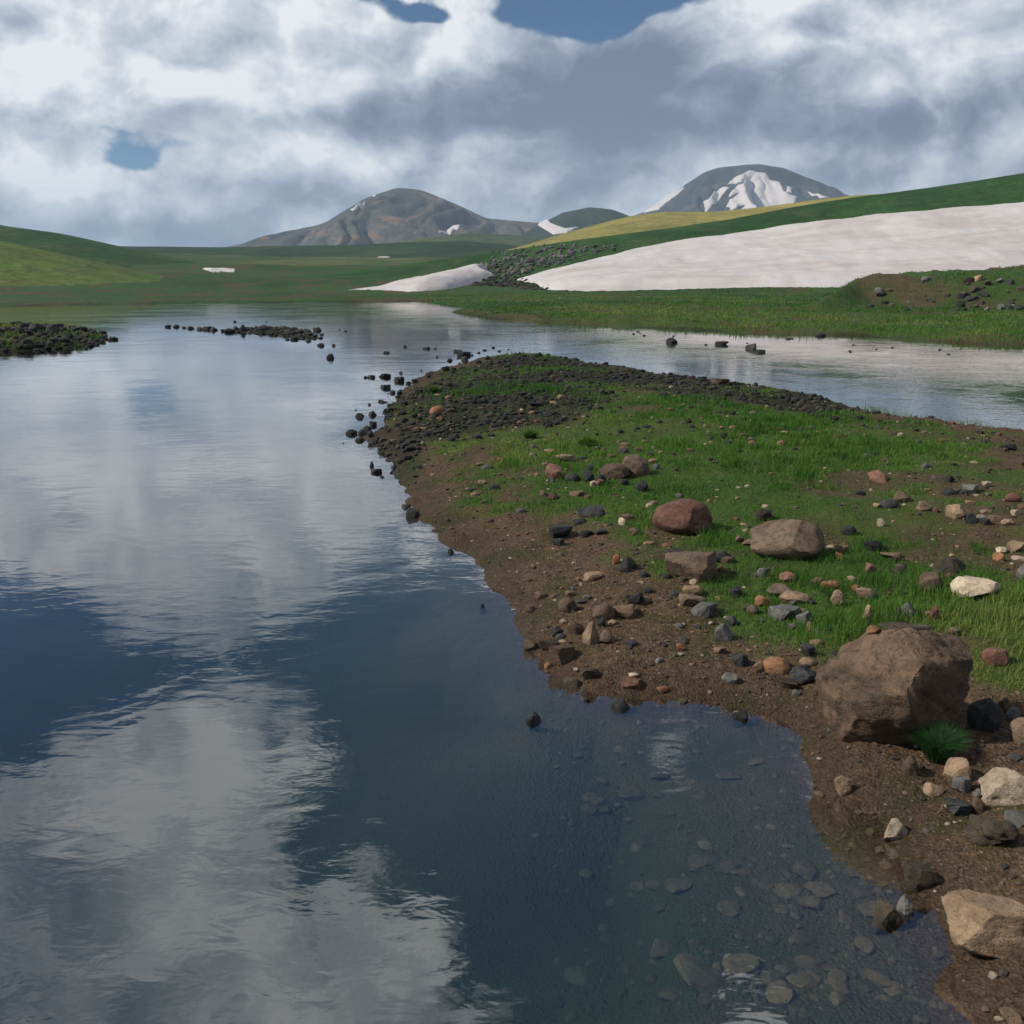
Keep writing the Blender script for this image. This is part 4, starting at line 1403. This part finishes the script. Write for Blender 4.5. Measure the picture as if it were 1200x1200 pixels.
def pebbles(name, label, mat, n, amax, r0, r1, powr, need, smin, smax, flat=0.6, sinkf=0.38):
    x, y = land_points(n, amax, r0, r1, powr, need)
    z = ground_h(x, y)
    m_ = len(x)
    s = smin * (smax / smin) ** (RNG.uniform(0, 1, m_) ** 2.0) * np.clip(np.hypot(x, y) / 9, 0.8, 2.4) ** 0.6
    sx = s * RNG.uniform(0.8, 1.3, m_)
    sy = s * RNG.uniform(0.7, 1.1, m_)
    sz = s * RNG.uniform(0.4, 0.9, m_) * flat / 0.6
    yaw = RNG.uniform(0, 6.28, m_)
    pk = RNG.integers(0, len(SRC), m_)
    loc = np.stack([x, y, z - sinkf * sz], -1)
    V, Fc = merge([q[0] for q in SRC], [q[1] for q in SRC], len(SRC), sx, sy, sz, yaw, loc, pk)
    tint = np.concatenate([np.repeat(RNG.uniform(0, 1, (pk == i).sum()), len(SRC[i][0])) for i in range(len(SRC))])
    me = mesh_np(name, V, [Fc], False, mat, {'tint': ('FLOAT', tint)})
    o = link(name, me)
    tag(o, label, 'gravel' if 'gravel' in name else 'rubble', None, 'stuff')
    return o


M['pebble'] = mat_pebble('pebble', [(0.075, 0.052, 0.036), (0.11, 0.075, 0.050), (0.055, 0.046, 0.038), (0.035, 0.034, 0.033), (0.16, 0.11, 0.075), (0.060, 0.040, 0.028), (0.080, 0.072, 0.062), (0.075, 0.048, 0.034), (0.070, 0.050, 0.035), (0.050, 0.036, 0.026), (0.26, 0.21, 0.16)])
M['stone_mix'] = mat_pebble('stone_mix', [(0.15, 0.10, 0.066), (0.20, 0.125, 0.078), (0.045, 0.042, 0.040), (0.025, 0.026, 0.028), (0.24, 0.17, 0.11), (0.12, 0.060, 0.040), (0.080, 0.076, 0.070), (0.10, 0.066, 0.046), (0.030, 0.030, 0.030), (0.30, 0.24, 0.17)])
M['rubble'] = mat_pebble('rubble', [(0.020, 0.021, 0.022), (0.034, 0.034, 0.032), (0.050, 0.045, 0.038), (0.013, 0.013, 0.014), (0.055, 0.042, 0.032), (0.022, 0.024, 0.020), (0.028, 0.027, 0.022), (0.020, 0.024, 0.014)])
M['farstone'] = mat_pebble('farstone', [(0.075, 0.078, 0.074), (0.11, 0.11, 0.10), (0.050, 0.052, 0.048), (0.14, 0.135, 0.12)])


def on_mud(x, y):
    g, r, w_ = cover(x, y)
    sd = -sd_lake(x, y)
    return (sd > -0.05) & (y < 46) & (RNG.uniform(0, 1, len(x)) < 0.15 + 0.85 * (1 - g))


def in_meadow(x, y):
    sd = -sd_lake(x, y)
    return (sd > 0.1) & (y < 26) & (RNG.uniform(0, 1, len(x)) < (1 - 0.8 * sstep(y, 14, 24)) * (0.25 + 0.75 * sstep(fbm(x * 0.6, y * 0.6, 3, 69), -0.1, 0.2)))


def on_rub(x, y):
    g, r, w_ = cover(x, y)
    sd = -sd_lake(x, y)
    return (sd > -0.4) & (y < 46) & (RNG.uniform(0, 1, len(x)) < r * (1 - 0.6 * g) + 0.05)


pebbles('gravel', 'small mixed pebbles strewn over the bare soil of the bank', M['pebble'], 24000, 33, 3.2, 30, 0.9, on_mud, 0.008, 0.045)
pebbles('gravel', 'fist sized mixed stones scattered through the grass of the bank', M['stone_mix'], 4600, 33, 4.5, 34, 0.75, in_meadow, 0.03, 0.12, sinkf=0.35)
pebbles('rubble', 'dark stone rubble covering the tip of the peninsula', M['rubble'], 26000, 30, 12, 40, 0.8, on_rub, 0.025, 0.10, sinkf=0.25)

def on_bed(x, y):
    d_ = sd_lake(x, y)
    return (d_ > 0.0) & (d_ < 2.6) & (x > 0.1) & (y < 10) & (RNG.uniform(0, 1, len(x)) < np.exp(-d_ * 0.7))


def on_islets(x, y):
    s2 = np.maximum(sd_isl(x, y), sd_bar(x, y))
    return (s2 > -0.6) & (y > 35) & (y < 75) & (x < -5) & (RNG.uniform(0, 1, len(x)) < 0.9 - 0.5 * sstep(s2, 0.8, 2.5))


pebbles('rubble', 'dark rubble strewn over the islet and rock bar in the lake', M['rubble'], 16000, 33, 40, 72, 1.0, on_islets, 0.07, 0.22, sinkf=0.25)
M['bedstone'] = mat_pebble('bedstone', [(0.062, 0.052, 0.028), (0.085, 0.066, 0.038), (0.050, 0.045, 0.025), (0.100, 0.074, 0.044), (0.058, 0.055, 0.032)])
pebbles('gravel', 'small silty stones on the bed of the shallow inlet', M['bedstone'], 9000, 33, 3.0, 10, 1.0, on_bed, 0.015, 0.07, sinkf=0.5)

# ---- grass
def mat_grass(name, c1, c2, c3):
    m, n, out = new_mat(name)
    at = n.node('ShaderNodeAttribute', None, props={'attribute_name': 'tint'})
    ramp = n.node('ShaderNodeValToRGB', None, Fac=at.outputs['Fac'])
    cr = ramp.color_ramp
    cr.elements[0].color = (*c1, 1)
    cr.elements[1].color = (*c3, 1)
    e = cr.elements.new(0.55)
    e.color = (*c2, 1)
    d = n.node('ShaderNodeBsdfDiffuse', Color=ramp.outputs[0])
    t = n.node('ShaderNodeBsdfTranslucent', Color=ramp.outputs[0])
    mx = n.node('ShaderNodeMixShader', None)
    mx.inputs[0].default_value = 0.4
    n.l.new(d, mx.inputs[1])
    n.l.new(t, mx.inputs[2])
    n.l.new(mx.outputs[0], out.inputs['Surface'])
    return m


M['grass'] = mat_grass('grass', (0.048, 0.122, 0.024), (0.108, 0.205, 0.038), (0.215, 0.235, 0.070))
M['tuft'] = mat_grass('tuft_grass', (0.034, 0.090, 0.034), (0.070, 0.155, 0.055), (0.13, 0.21, 0.09))
M['stem'] = mat_grass('stem', (0.060, 0.036, 0.022), (0.075, 0.048, 0.030), (0.09, 0.06, 0.04))
M['straw'] = mat_grass('straw', (0.20, 0.15, 0.075), (0.27, 0.20, 0.10), (0.32, 0.25, 0.14))


def blades(x, y, z, hgt, wid, lean, tint, ang=None):
    n = len(x)
    a = RNG.uniform(0, 2 * pi, n) if ang is None else ang
    fx, fy = np.cos(a), np.sin(a)
    b = RNG.uniform(0, 2 * pi, n)
    sx, sy = np.cos(b) * wid / 2, np.sin(b) * wid / 2
    l1 = lean * hgt * 0.35
    l2 = lean * hgt
    base = np.stack([x, y, z - 0.01], -1)
    midp = base + np.stack([fx * l1, fy * l1, hgt * 0.6], -1)
    tipp = base + np.stack([fx * l2, fy * l2, hgt * (1 - 0.25 * lean)], -1)
    s = np.stack([sx, sy, np.zeros(n)], -1)
    V = np.stack([base - s, base + s, midp + s * 0.75, midp - s * 0.75, tipp], 1).reshape(-1, 3)
    i = np.arange(n)[:, None] * 5
    Q = i + np.array([[0, 1, 2, 3]])
    T = i + np.array([[3, 2, 4]])
    return V, Q, T, np.repeat(tint, 5)


def grass_obj(name, label, parts, mat, cat='grass', kind='stuff'):
    Vs, Qs, Ts, tt = [], [], [], []
    off = 0
    for V, Q, T, t in parts:
        Vs.append(V)
        Qs.append(Q + off)
        Ts.append(T + off)
        tt.append(t)
        off += len(V)
    me = mesh_np(name, np.vstack(Vs), [np.vstack(Qs), np.vstack(Ts)], True, mat, {'tint': ('FLOAT', np.concatenate(tt))})
    o = link(name, me)
    tag(o, label, cat, None, kind)
    return o


def need_grass(x, y):
    g, r, w_ = cover(x, y)
    sd = -sd_lake(x, y)
    return (sd > 0.05) & (y < 46) & (RNG.uniform(0, 1, len(x)) < g ** 1.5)


x, y = land_points(520000, 33, 3.6, 40, 0.62, need_grass)
r = np.hypot(x, y)
z = ground_h(x, y)
lush = np.clip(0.5 + 2.2 * fbm(x * 0.5, y * 0.5, 4, 61) + 0.8 * fbm(x * 2.5, y * 2.5, 3, 62), 0, 1)
tall = sstep(x / np.maximum(y, 1), 0.28, 0.5) * (1 - sstep(r, 6, 14))
clump = sstep(fbm(x * 3.2, y * 3.2, 3, 67) + 0.25 * fbm(x * 8, y * 8, 2, 68), -0.12, 0.22)
hgt = (0.018 + 0.105 * lush ** 1.5 * (0.25 + 0.9 * clump) + 0.08 * tall * lush) * RNG.uniform(0.6, 1.35, len(x))
wid = 0.0035 * np.clip(r / 5, 0.8, 4.5)
tint = np.clip(0.58 - 0.25 * (lush - 0.5) - 0.18 * (clump - 0.5) + fbm(x * 0.35, y * 0.35, 3, 63) * 1.5 + RNG.normal(0, 0.14, len(x)), 0, 1)
print('grass blades', len(x))
grass_obj('grass', 'short green meadow grass in patches over the bank', [blades(x, y, z, hgt, wid, RNG.uniform(0.1, 0.8, len(x)), tint)], M['grass'])


def tuft(px, py, wpx, hpx, label, n=900, mat='grass', t0=0.2):
    p = on_ground(px, py)
    s = (p[1] * cp + (p[2] - CAMH) * -sp) / F
    R_ = wpx * s / 2
    H_ = hpx * s
    a = RNG.uniform(0, 2 * pi, n)
    u = RNG.uniform(0, 1, n) ** 0.75
    x = p[0] + R_ * 0.35 * u * np.cos(a)
    y = p[1] + R_ * 0.6 + R_ * 0.35 * u * np.sin(a)
    z = ground_h(x, y)
    lean = u * 1.25 * R_ / H_
    h = H_ * 1.08 / np.sqrt(1 + (lean * 0.8) ** 2) * RNG.uniform(0.6, 1.12, n)
    parts = [blades(x, y, z, h, np.full(n, 0.0042 * max(1, s * F / 6)), lean * RNG.uniform(0.7, 1.2, n), np.clip(RNG.normal(t0, 0.14, n), 0, 1), a)]
    return grass_obj('grass_tuft', label, parts, M[mat], 'grass tuft', None)


tuft(1104, 899, 60, 44, 'dense round bright green grass tuft beside the largest boulder', 3600, mat='tuft', t0=0.40)
tuft(509, 461, 15, 9, 'small round grass tuft in the dark rubble near the peninsula tip', 500, t0=0.25)
tuft(622, 515, 22, 12, 'dark green grass tuft in the middle of the peninsula behind the stone cluster', 700, t0=0.12)
tuft(690, 525, 40, 14, 'wide yellowish grass tuft above the stone cluster', 900, t0=0.55)

# slab of dark rock and an orange stone lying on top of the largest boulder
def surf_z(o, x, y):
    dg = bpy.context.evaluated_depsgraph_get()
    hit, loc, *_ = scene.ray_cast(dg, Vector((x, y, 6)), Vector((0, 0, -1)))
    return loc.z if hit else 0.0


bould = [o for o in bpy.data.objects if o.get('label', '').startswith('largest boulder')][0]
bpy.context.view_layer.update()
BB = bould.location


def on_boulder(u, v, wx, wy, wz, mat, kind, label, yaw, seed, name='rock'):
    x, y = BB.x + u, BB.y + v
    o = link(name, rock_mesh(name, seed, 3, M[mat], **KIND[kind]))
    o.scale = (wx, wy, wz)
    o.rotation_euler = (0.05, 0.06, yaw)
    o.location = (x, y, surf_z(bould, x, y) - 0.25 * wz)
    tag(o, label, 'rock')


on_boulder(0.13, 0.20, 0.30, 0.12, 0.06, 'mossy', 'slab', 'long dark brown slab lying along the top of the largest boulder', 0.15, 4411)
on_boulder(-0.04, 0.21, 0.10, 0.07, 0.065, 'orange', 'block', 'small bright orange stone on top of the largest boulder', 0.4, 4412)


def stalk(pts, rad, label, mat='straw', name='dry_stalk', cat='dry stalk'):
    """a thin bent stem through photo points given as pixel x, pixel y and height above the ground under the first point"""
    p0 = on_ground(*pts[0])
    P_ = [p0 + np.array([0, 0, -0.02])]
    for (px, py) in pts[1:]:
        P_.append(at_y(px, py, p0[1] + RNG.uniform(-0.05, 0.05)))
    V, Q = [], []
    for i, q in enumerate(P_):
        r_ = rad * (1 - 0.6 * i / max(1, len(P_) - 1))
        for k_ in range(5):
            V.append(q + np.array([cos(k_ * 2 * pi / 5) * r_, sin(k_ * 2 * pi / 5) * r_, 0.3 * r_ * (k_ % 2)]))
        if i:
            for k_ in range(5):
                Q.append([(i - 1) * 5 + k_, (i - 1) * 5 + (k_ + 1) % 5, i * 5 + (k_ + 1) % 5, i * 5 + k_])
    V = np.array(V)
    o = link(name, mesh_np(name, V, [np.array(Q)], True, M[mat], {'tint': ('FLOAT', np.full(len(V), RNG.uniform(0, 1)))}))
    tag(o, label, cat)


stalk([(1127, 862), (1122, 828), (1113, 792)], 0.004, 'tallest dry stalk standing right of the largest boulder')
stalk([(1120, 860), (1108, 832), (1092, 798)], 0.0035, 'dry stalk leaning left across the right flank of the largest boulder')
stalk([(1094, 836), (1085, 817)], 0.003, 'short dry stalk against the right flank of the largest boulder')
stalk([(1130, 855), (1130, 831)], 0.0035, 'short upright straw stem behind the grass tuft')
stalk([(1143, 856), (1152, 884), (1163, 903)], 0.003, 'bent straw lying on soil right of the grass tuft')
stalk([(1096, 954), (1106, 943), (1114, 936)], 0.004, 'straight pale twig on the soil below the tan angular stone')
stalk([(1124, 829), (1140, 824), (1157, 817)], 0.005, 'grey twig lying on the dark square block')
stalk([(1150, 778), (1168, 762), (1178, 742), (1182, 752)], 0.004, 'drooping straw stalk in tall grass by the right edge')
stalk([(1134, 760), (1156, 752), (1178, 744)], 0.0035, 'straw stalk bent flat over the grass right of the largest boulder')
stalk([(1170, 766), (1186, 758), (1204, 751)], 0.0035, 'straw stalk pointing out of the right edge of the picture')
for (px, yb, yt) in ((903, 838, 806), (895, 842, 822), (911, 846, 815)):
    stalk([(px, yb), (px + 1, (yb + yt) / 2), (px - 1, yt)], 0.003, {903: 'tall brown rush stem at the inlet waterline', 895: 'short brown rush stem left of the tall one at the inlet', 911: 'brown rush stem right of the tall one at the inlet'}[px], 'stem', 'rush_stem', 'rush stem')

# rushes standing in the shallow edge of the channel
xr, yr_ = [], []
while len(xr) < 900:
    q = at_z(random.uniform(1010, 1260), random.uniform(478, 512), 0)
    d_ = float(sd_lake(q[0], q[1]))
    if -0.1 < d_ < 1.6 and random.random() < math.exp(-max(d_, 0) * 1.6):
        xr.append(q[0])
        yr_.append(q[1])
xr, yr_ = np.array(xr), np.array(yr_)
grass_obj('rushes', 'thin sparse rushes in the shallow channel edge at the right', [blades(xr, yr_, np.maximum(ground_h(xr, yr_), -0.3), RNG.uniform(0.08, 0.26, len(xr)), np.full(len(xr), 0.012), RNG.uniform(0, 0.4, len(xr)), RNG.uniform(0.2, 0.8, len(xr)))], M['grass'], 'rushes')

# far bank and islet: low tussocks, nobody could count them
def need_far(x, y):
    sd = -sd_lake(x, y)
    s2 = sd_isl(x, y)
    return ((sd > 0.1) & (y > 40) & (y < 175) & (x > -14)) | (s2 > 0.2)


x, y = land_points(190000, 31, 42, 178, 1.0, need_far)
r = np.hypot(x, y)
cl = fbm(x * 0.6, y * 0.6, 4, 64)
kp = RNG.uniform(-0.25, 0.2, len(x)) < cl
x, y, r = x[kp], y[kp], r[kp]
z = ground_h(x, y)
hgt = RNG.uniform(0.06, 0.20, len(x)) * (0.7 + 1.2 * np.clip(fbm(x * 0.4, y * 0.4, 3, 65) + 0.3, 0, 1))
tint = np.clip(0.35 + fbm(x * 0.12, y * 0.12, 3, 66) * 2.2 + fbm(x * 0.7, y * 0.7, 3, 70) * 0.9 + RNG.normal(0, 0.15, len(x)), 0, 1)
grass_obj('grass', 'low tussocky grass on the far bank of the channel', [blades(x, y, z, hgt, 0.05 * r / 60, RNG.uniform(0.2, 0.9, len(x)), tint)], M['grass'])

# rubble on the hillside between the two snow patches, and loose stones on the slope
def hill_rubble(label, poly, n, smin, smax):
    poly = np.array(poly, float)
    lo_, hi_ = poly.min(0), poly.max(0)
    px = RNG.uniform(lo_[0], hi_[0], n)
    py = RNG.uniform(lo_[1], hi_[1], n)
    k = poly_sd(poly, px, py) + RNG.normal(0, 3, n) > 0
    px, py = px[k], py[k]
    X, Y, Z = slope.hit(px, py)
    kz = ~np.isnan(Z)
    X, Y, Z = X[kz], Y[kz], Z[kz]
    m_ = len(X)
    s = smin * (smax / smin) ** RNG.uniform(0, 1, m_) ** 1.5
    pk = RNG.integers(0, len(SRC), m_)
    V, Fc = merge([q[0] for q in SRC], [q[1] for q in SRC], len(SRC), s, s * 0.9, s * 0.7, RNG.uniform(0, 6.28, m_), np.stack([X, Y, Z - 0.2 * s], -1), pk)
    tint = np.concatenate([np.repeat(RNG.uniform(0, 1, (pk == i).sum()), len(SRC[i][0])) for i in range(len(SRC))])
    o = link('rubble', mesh_np('rubble', V, [Fc], False, M['farstone'] if 'grey' in label else M['rubble'], {'tint': ('FLOAT', tint)}))
    tag(o, label, 'rubble', None, 'stuff')


hill_rubble('grey boulders scattered over the hillside above the snow tip', [(545, 320), (580, 300), (650, 288), (720, 290), (690, 300), (640, 312), (600, 325), (580, 322)], 900, 0.5, 1.5)
hill_rubble('dark rubble tongue between the two snow patches', [(575, 322), (605, 326), (650, 342), (700, 345), (560, 347), (510, 352), (545, 338)], 1500, 0.4, 1.2)

# ================================================================== haze
hz = bpy.data.materials.new('haze')
hz.use_nodes = True
hz.node_tree.nodes.clear()
nh = N(hz.node_tree)
ho = nh.node('ShaderNodeOutputMaterial', None)
pv = nh.node('ShaderNodeVolumePrincipled', None)
pv.inputs['Color'].default_value = (0.62, 0.78, 1.0, 1)
pv.inputs['Density'].default_value = 0.00009
pv.inputs['Anisotropy'].default_value = 0.2
nh.l.new(pv.outputs[0], ho.inputs['Volume'])
hv = [(-6000, -900, -12), (6000, -900, -12), (6000, 9000, -12), (-6000, 9000, -12), (-6000, -900, 560), (6000, -900, 560), (6000, 9000, 560), (-6000, 9000, 560)]
hf = [(3, 2, 1, 0), (4, 5, 6, 7), (0, 1, 5, 4), (1, 2, 6, 5), (2, 3, 7, 6), (3, 0, 4, 7)]
haze = link('haze', mesh_np('haze', hv, [np.array(hf)], False, hz))
tag(haze, kind='stuff')
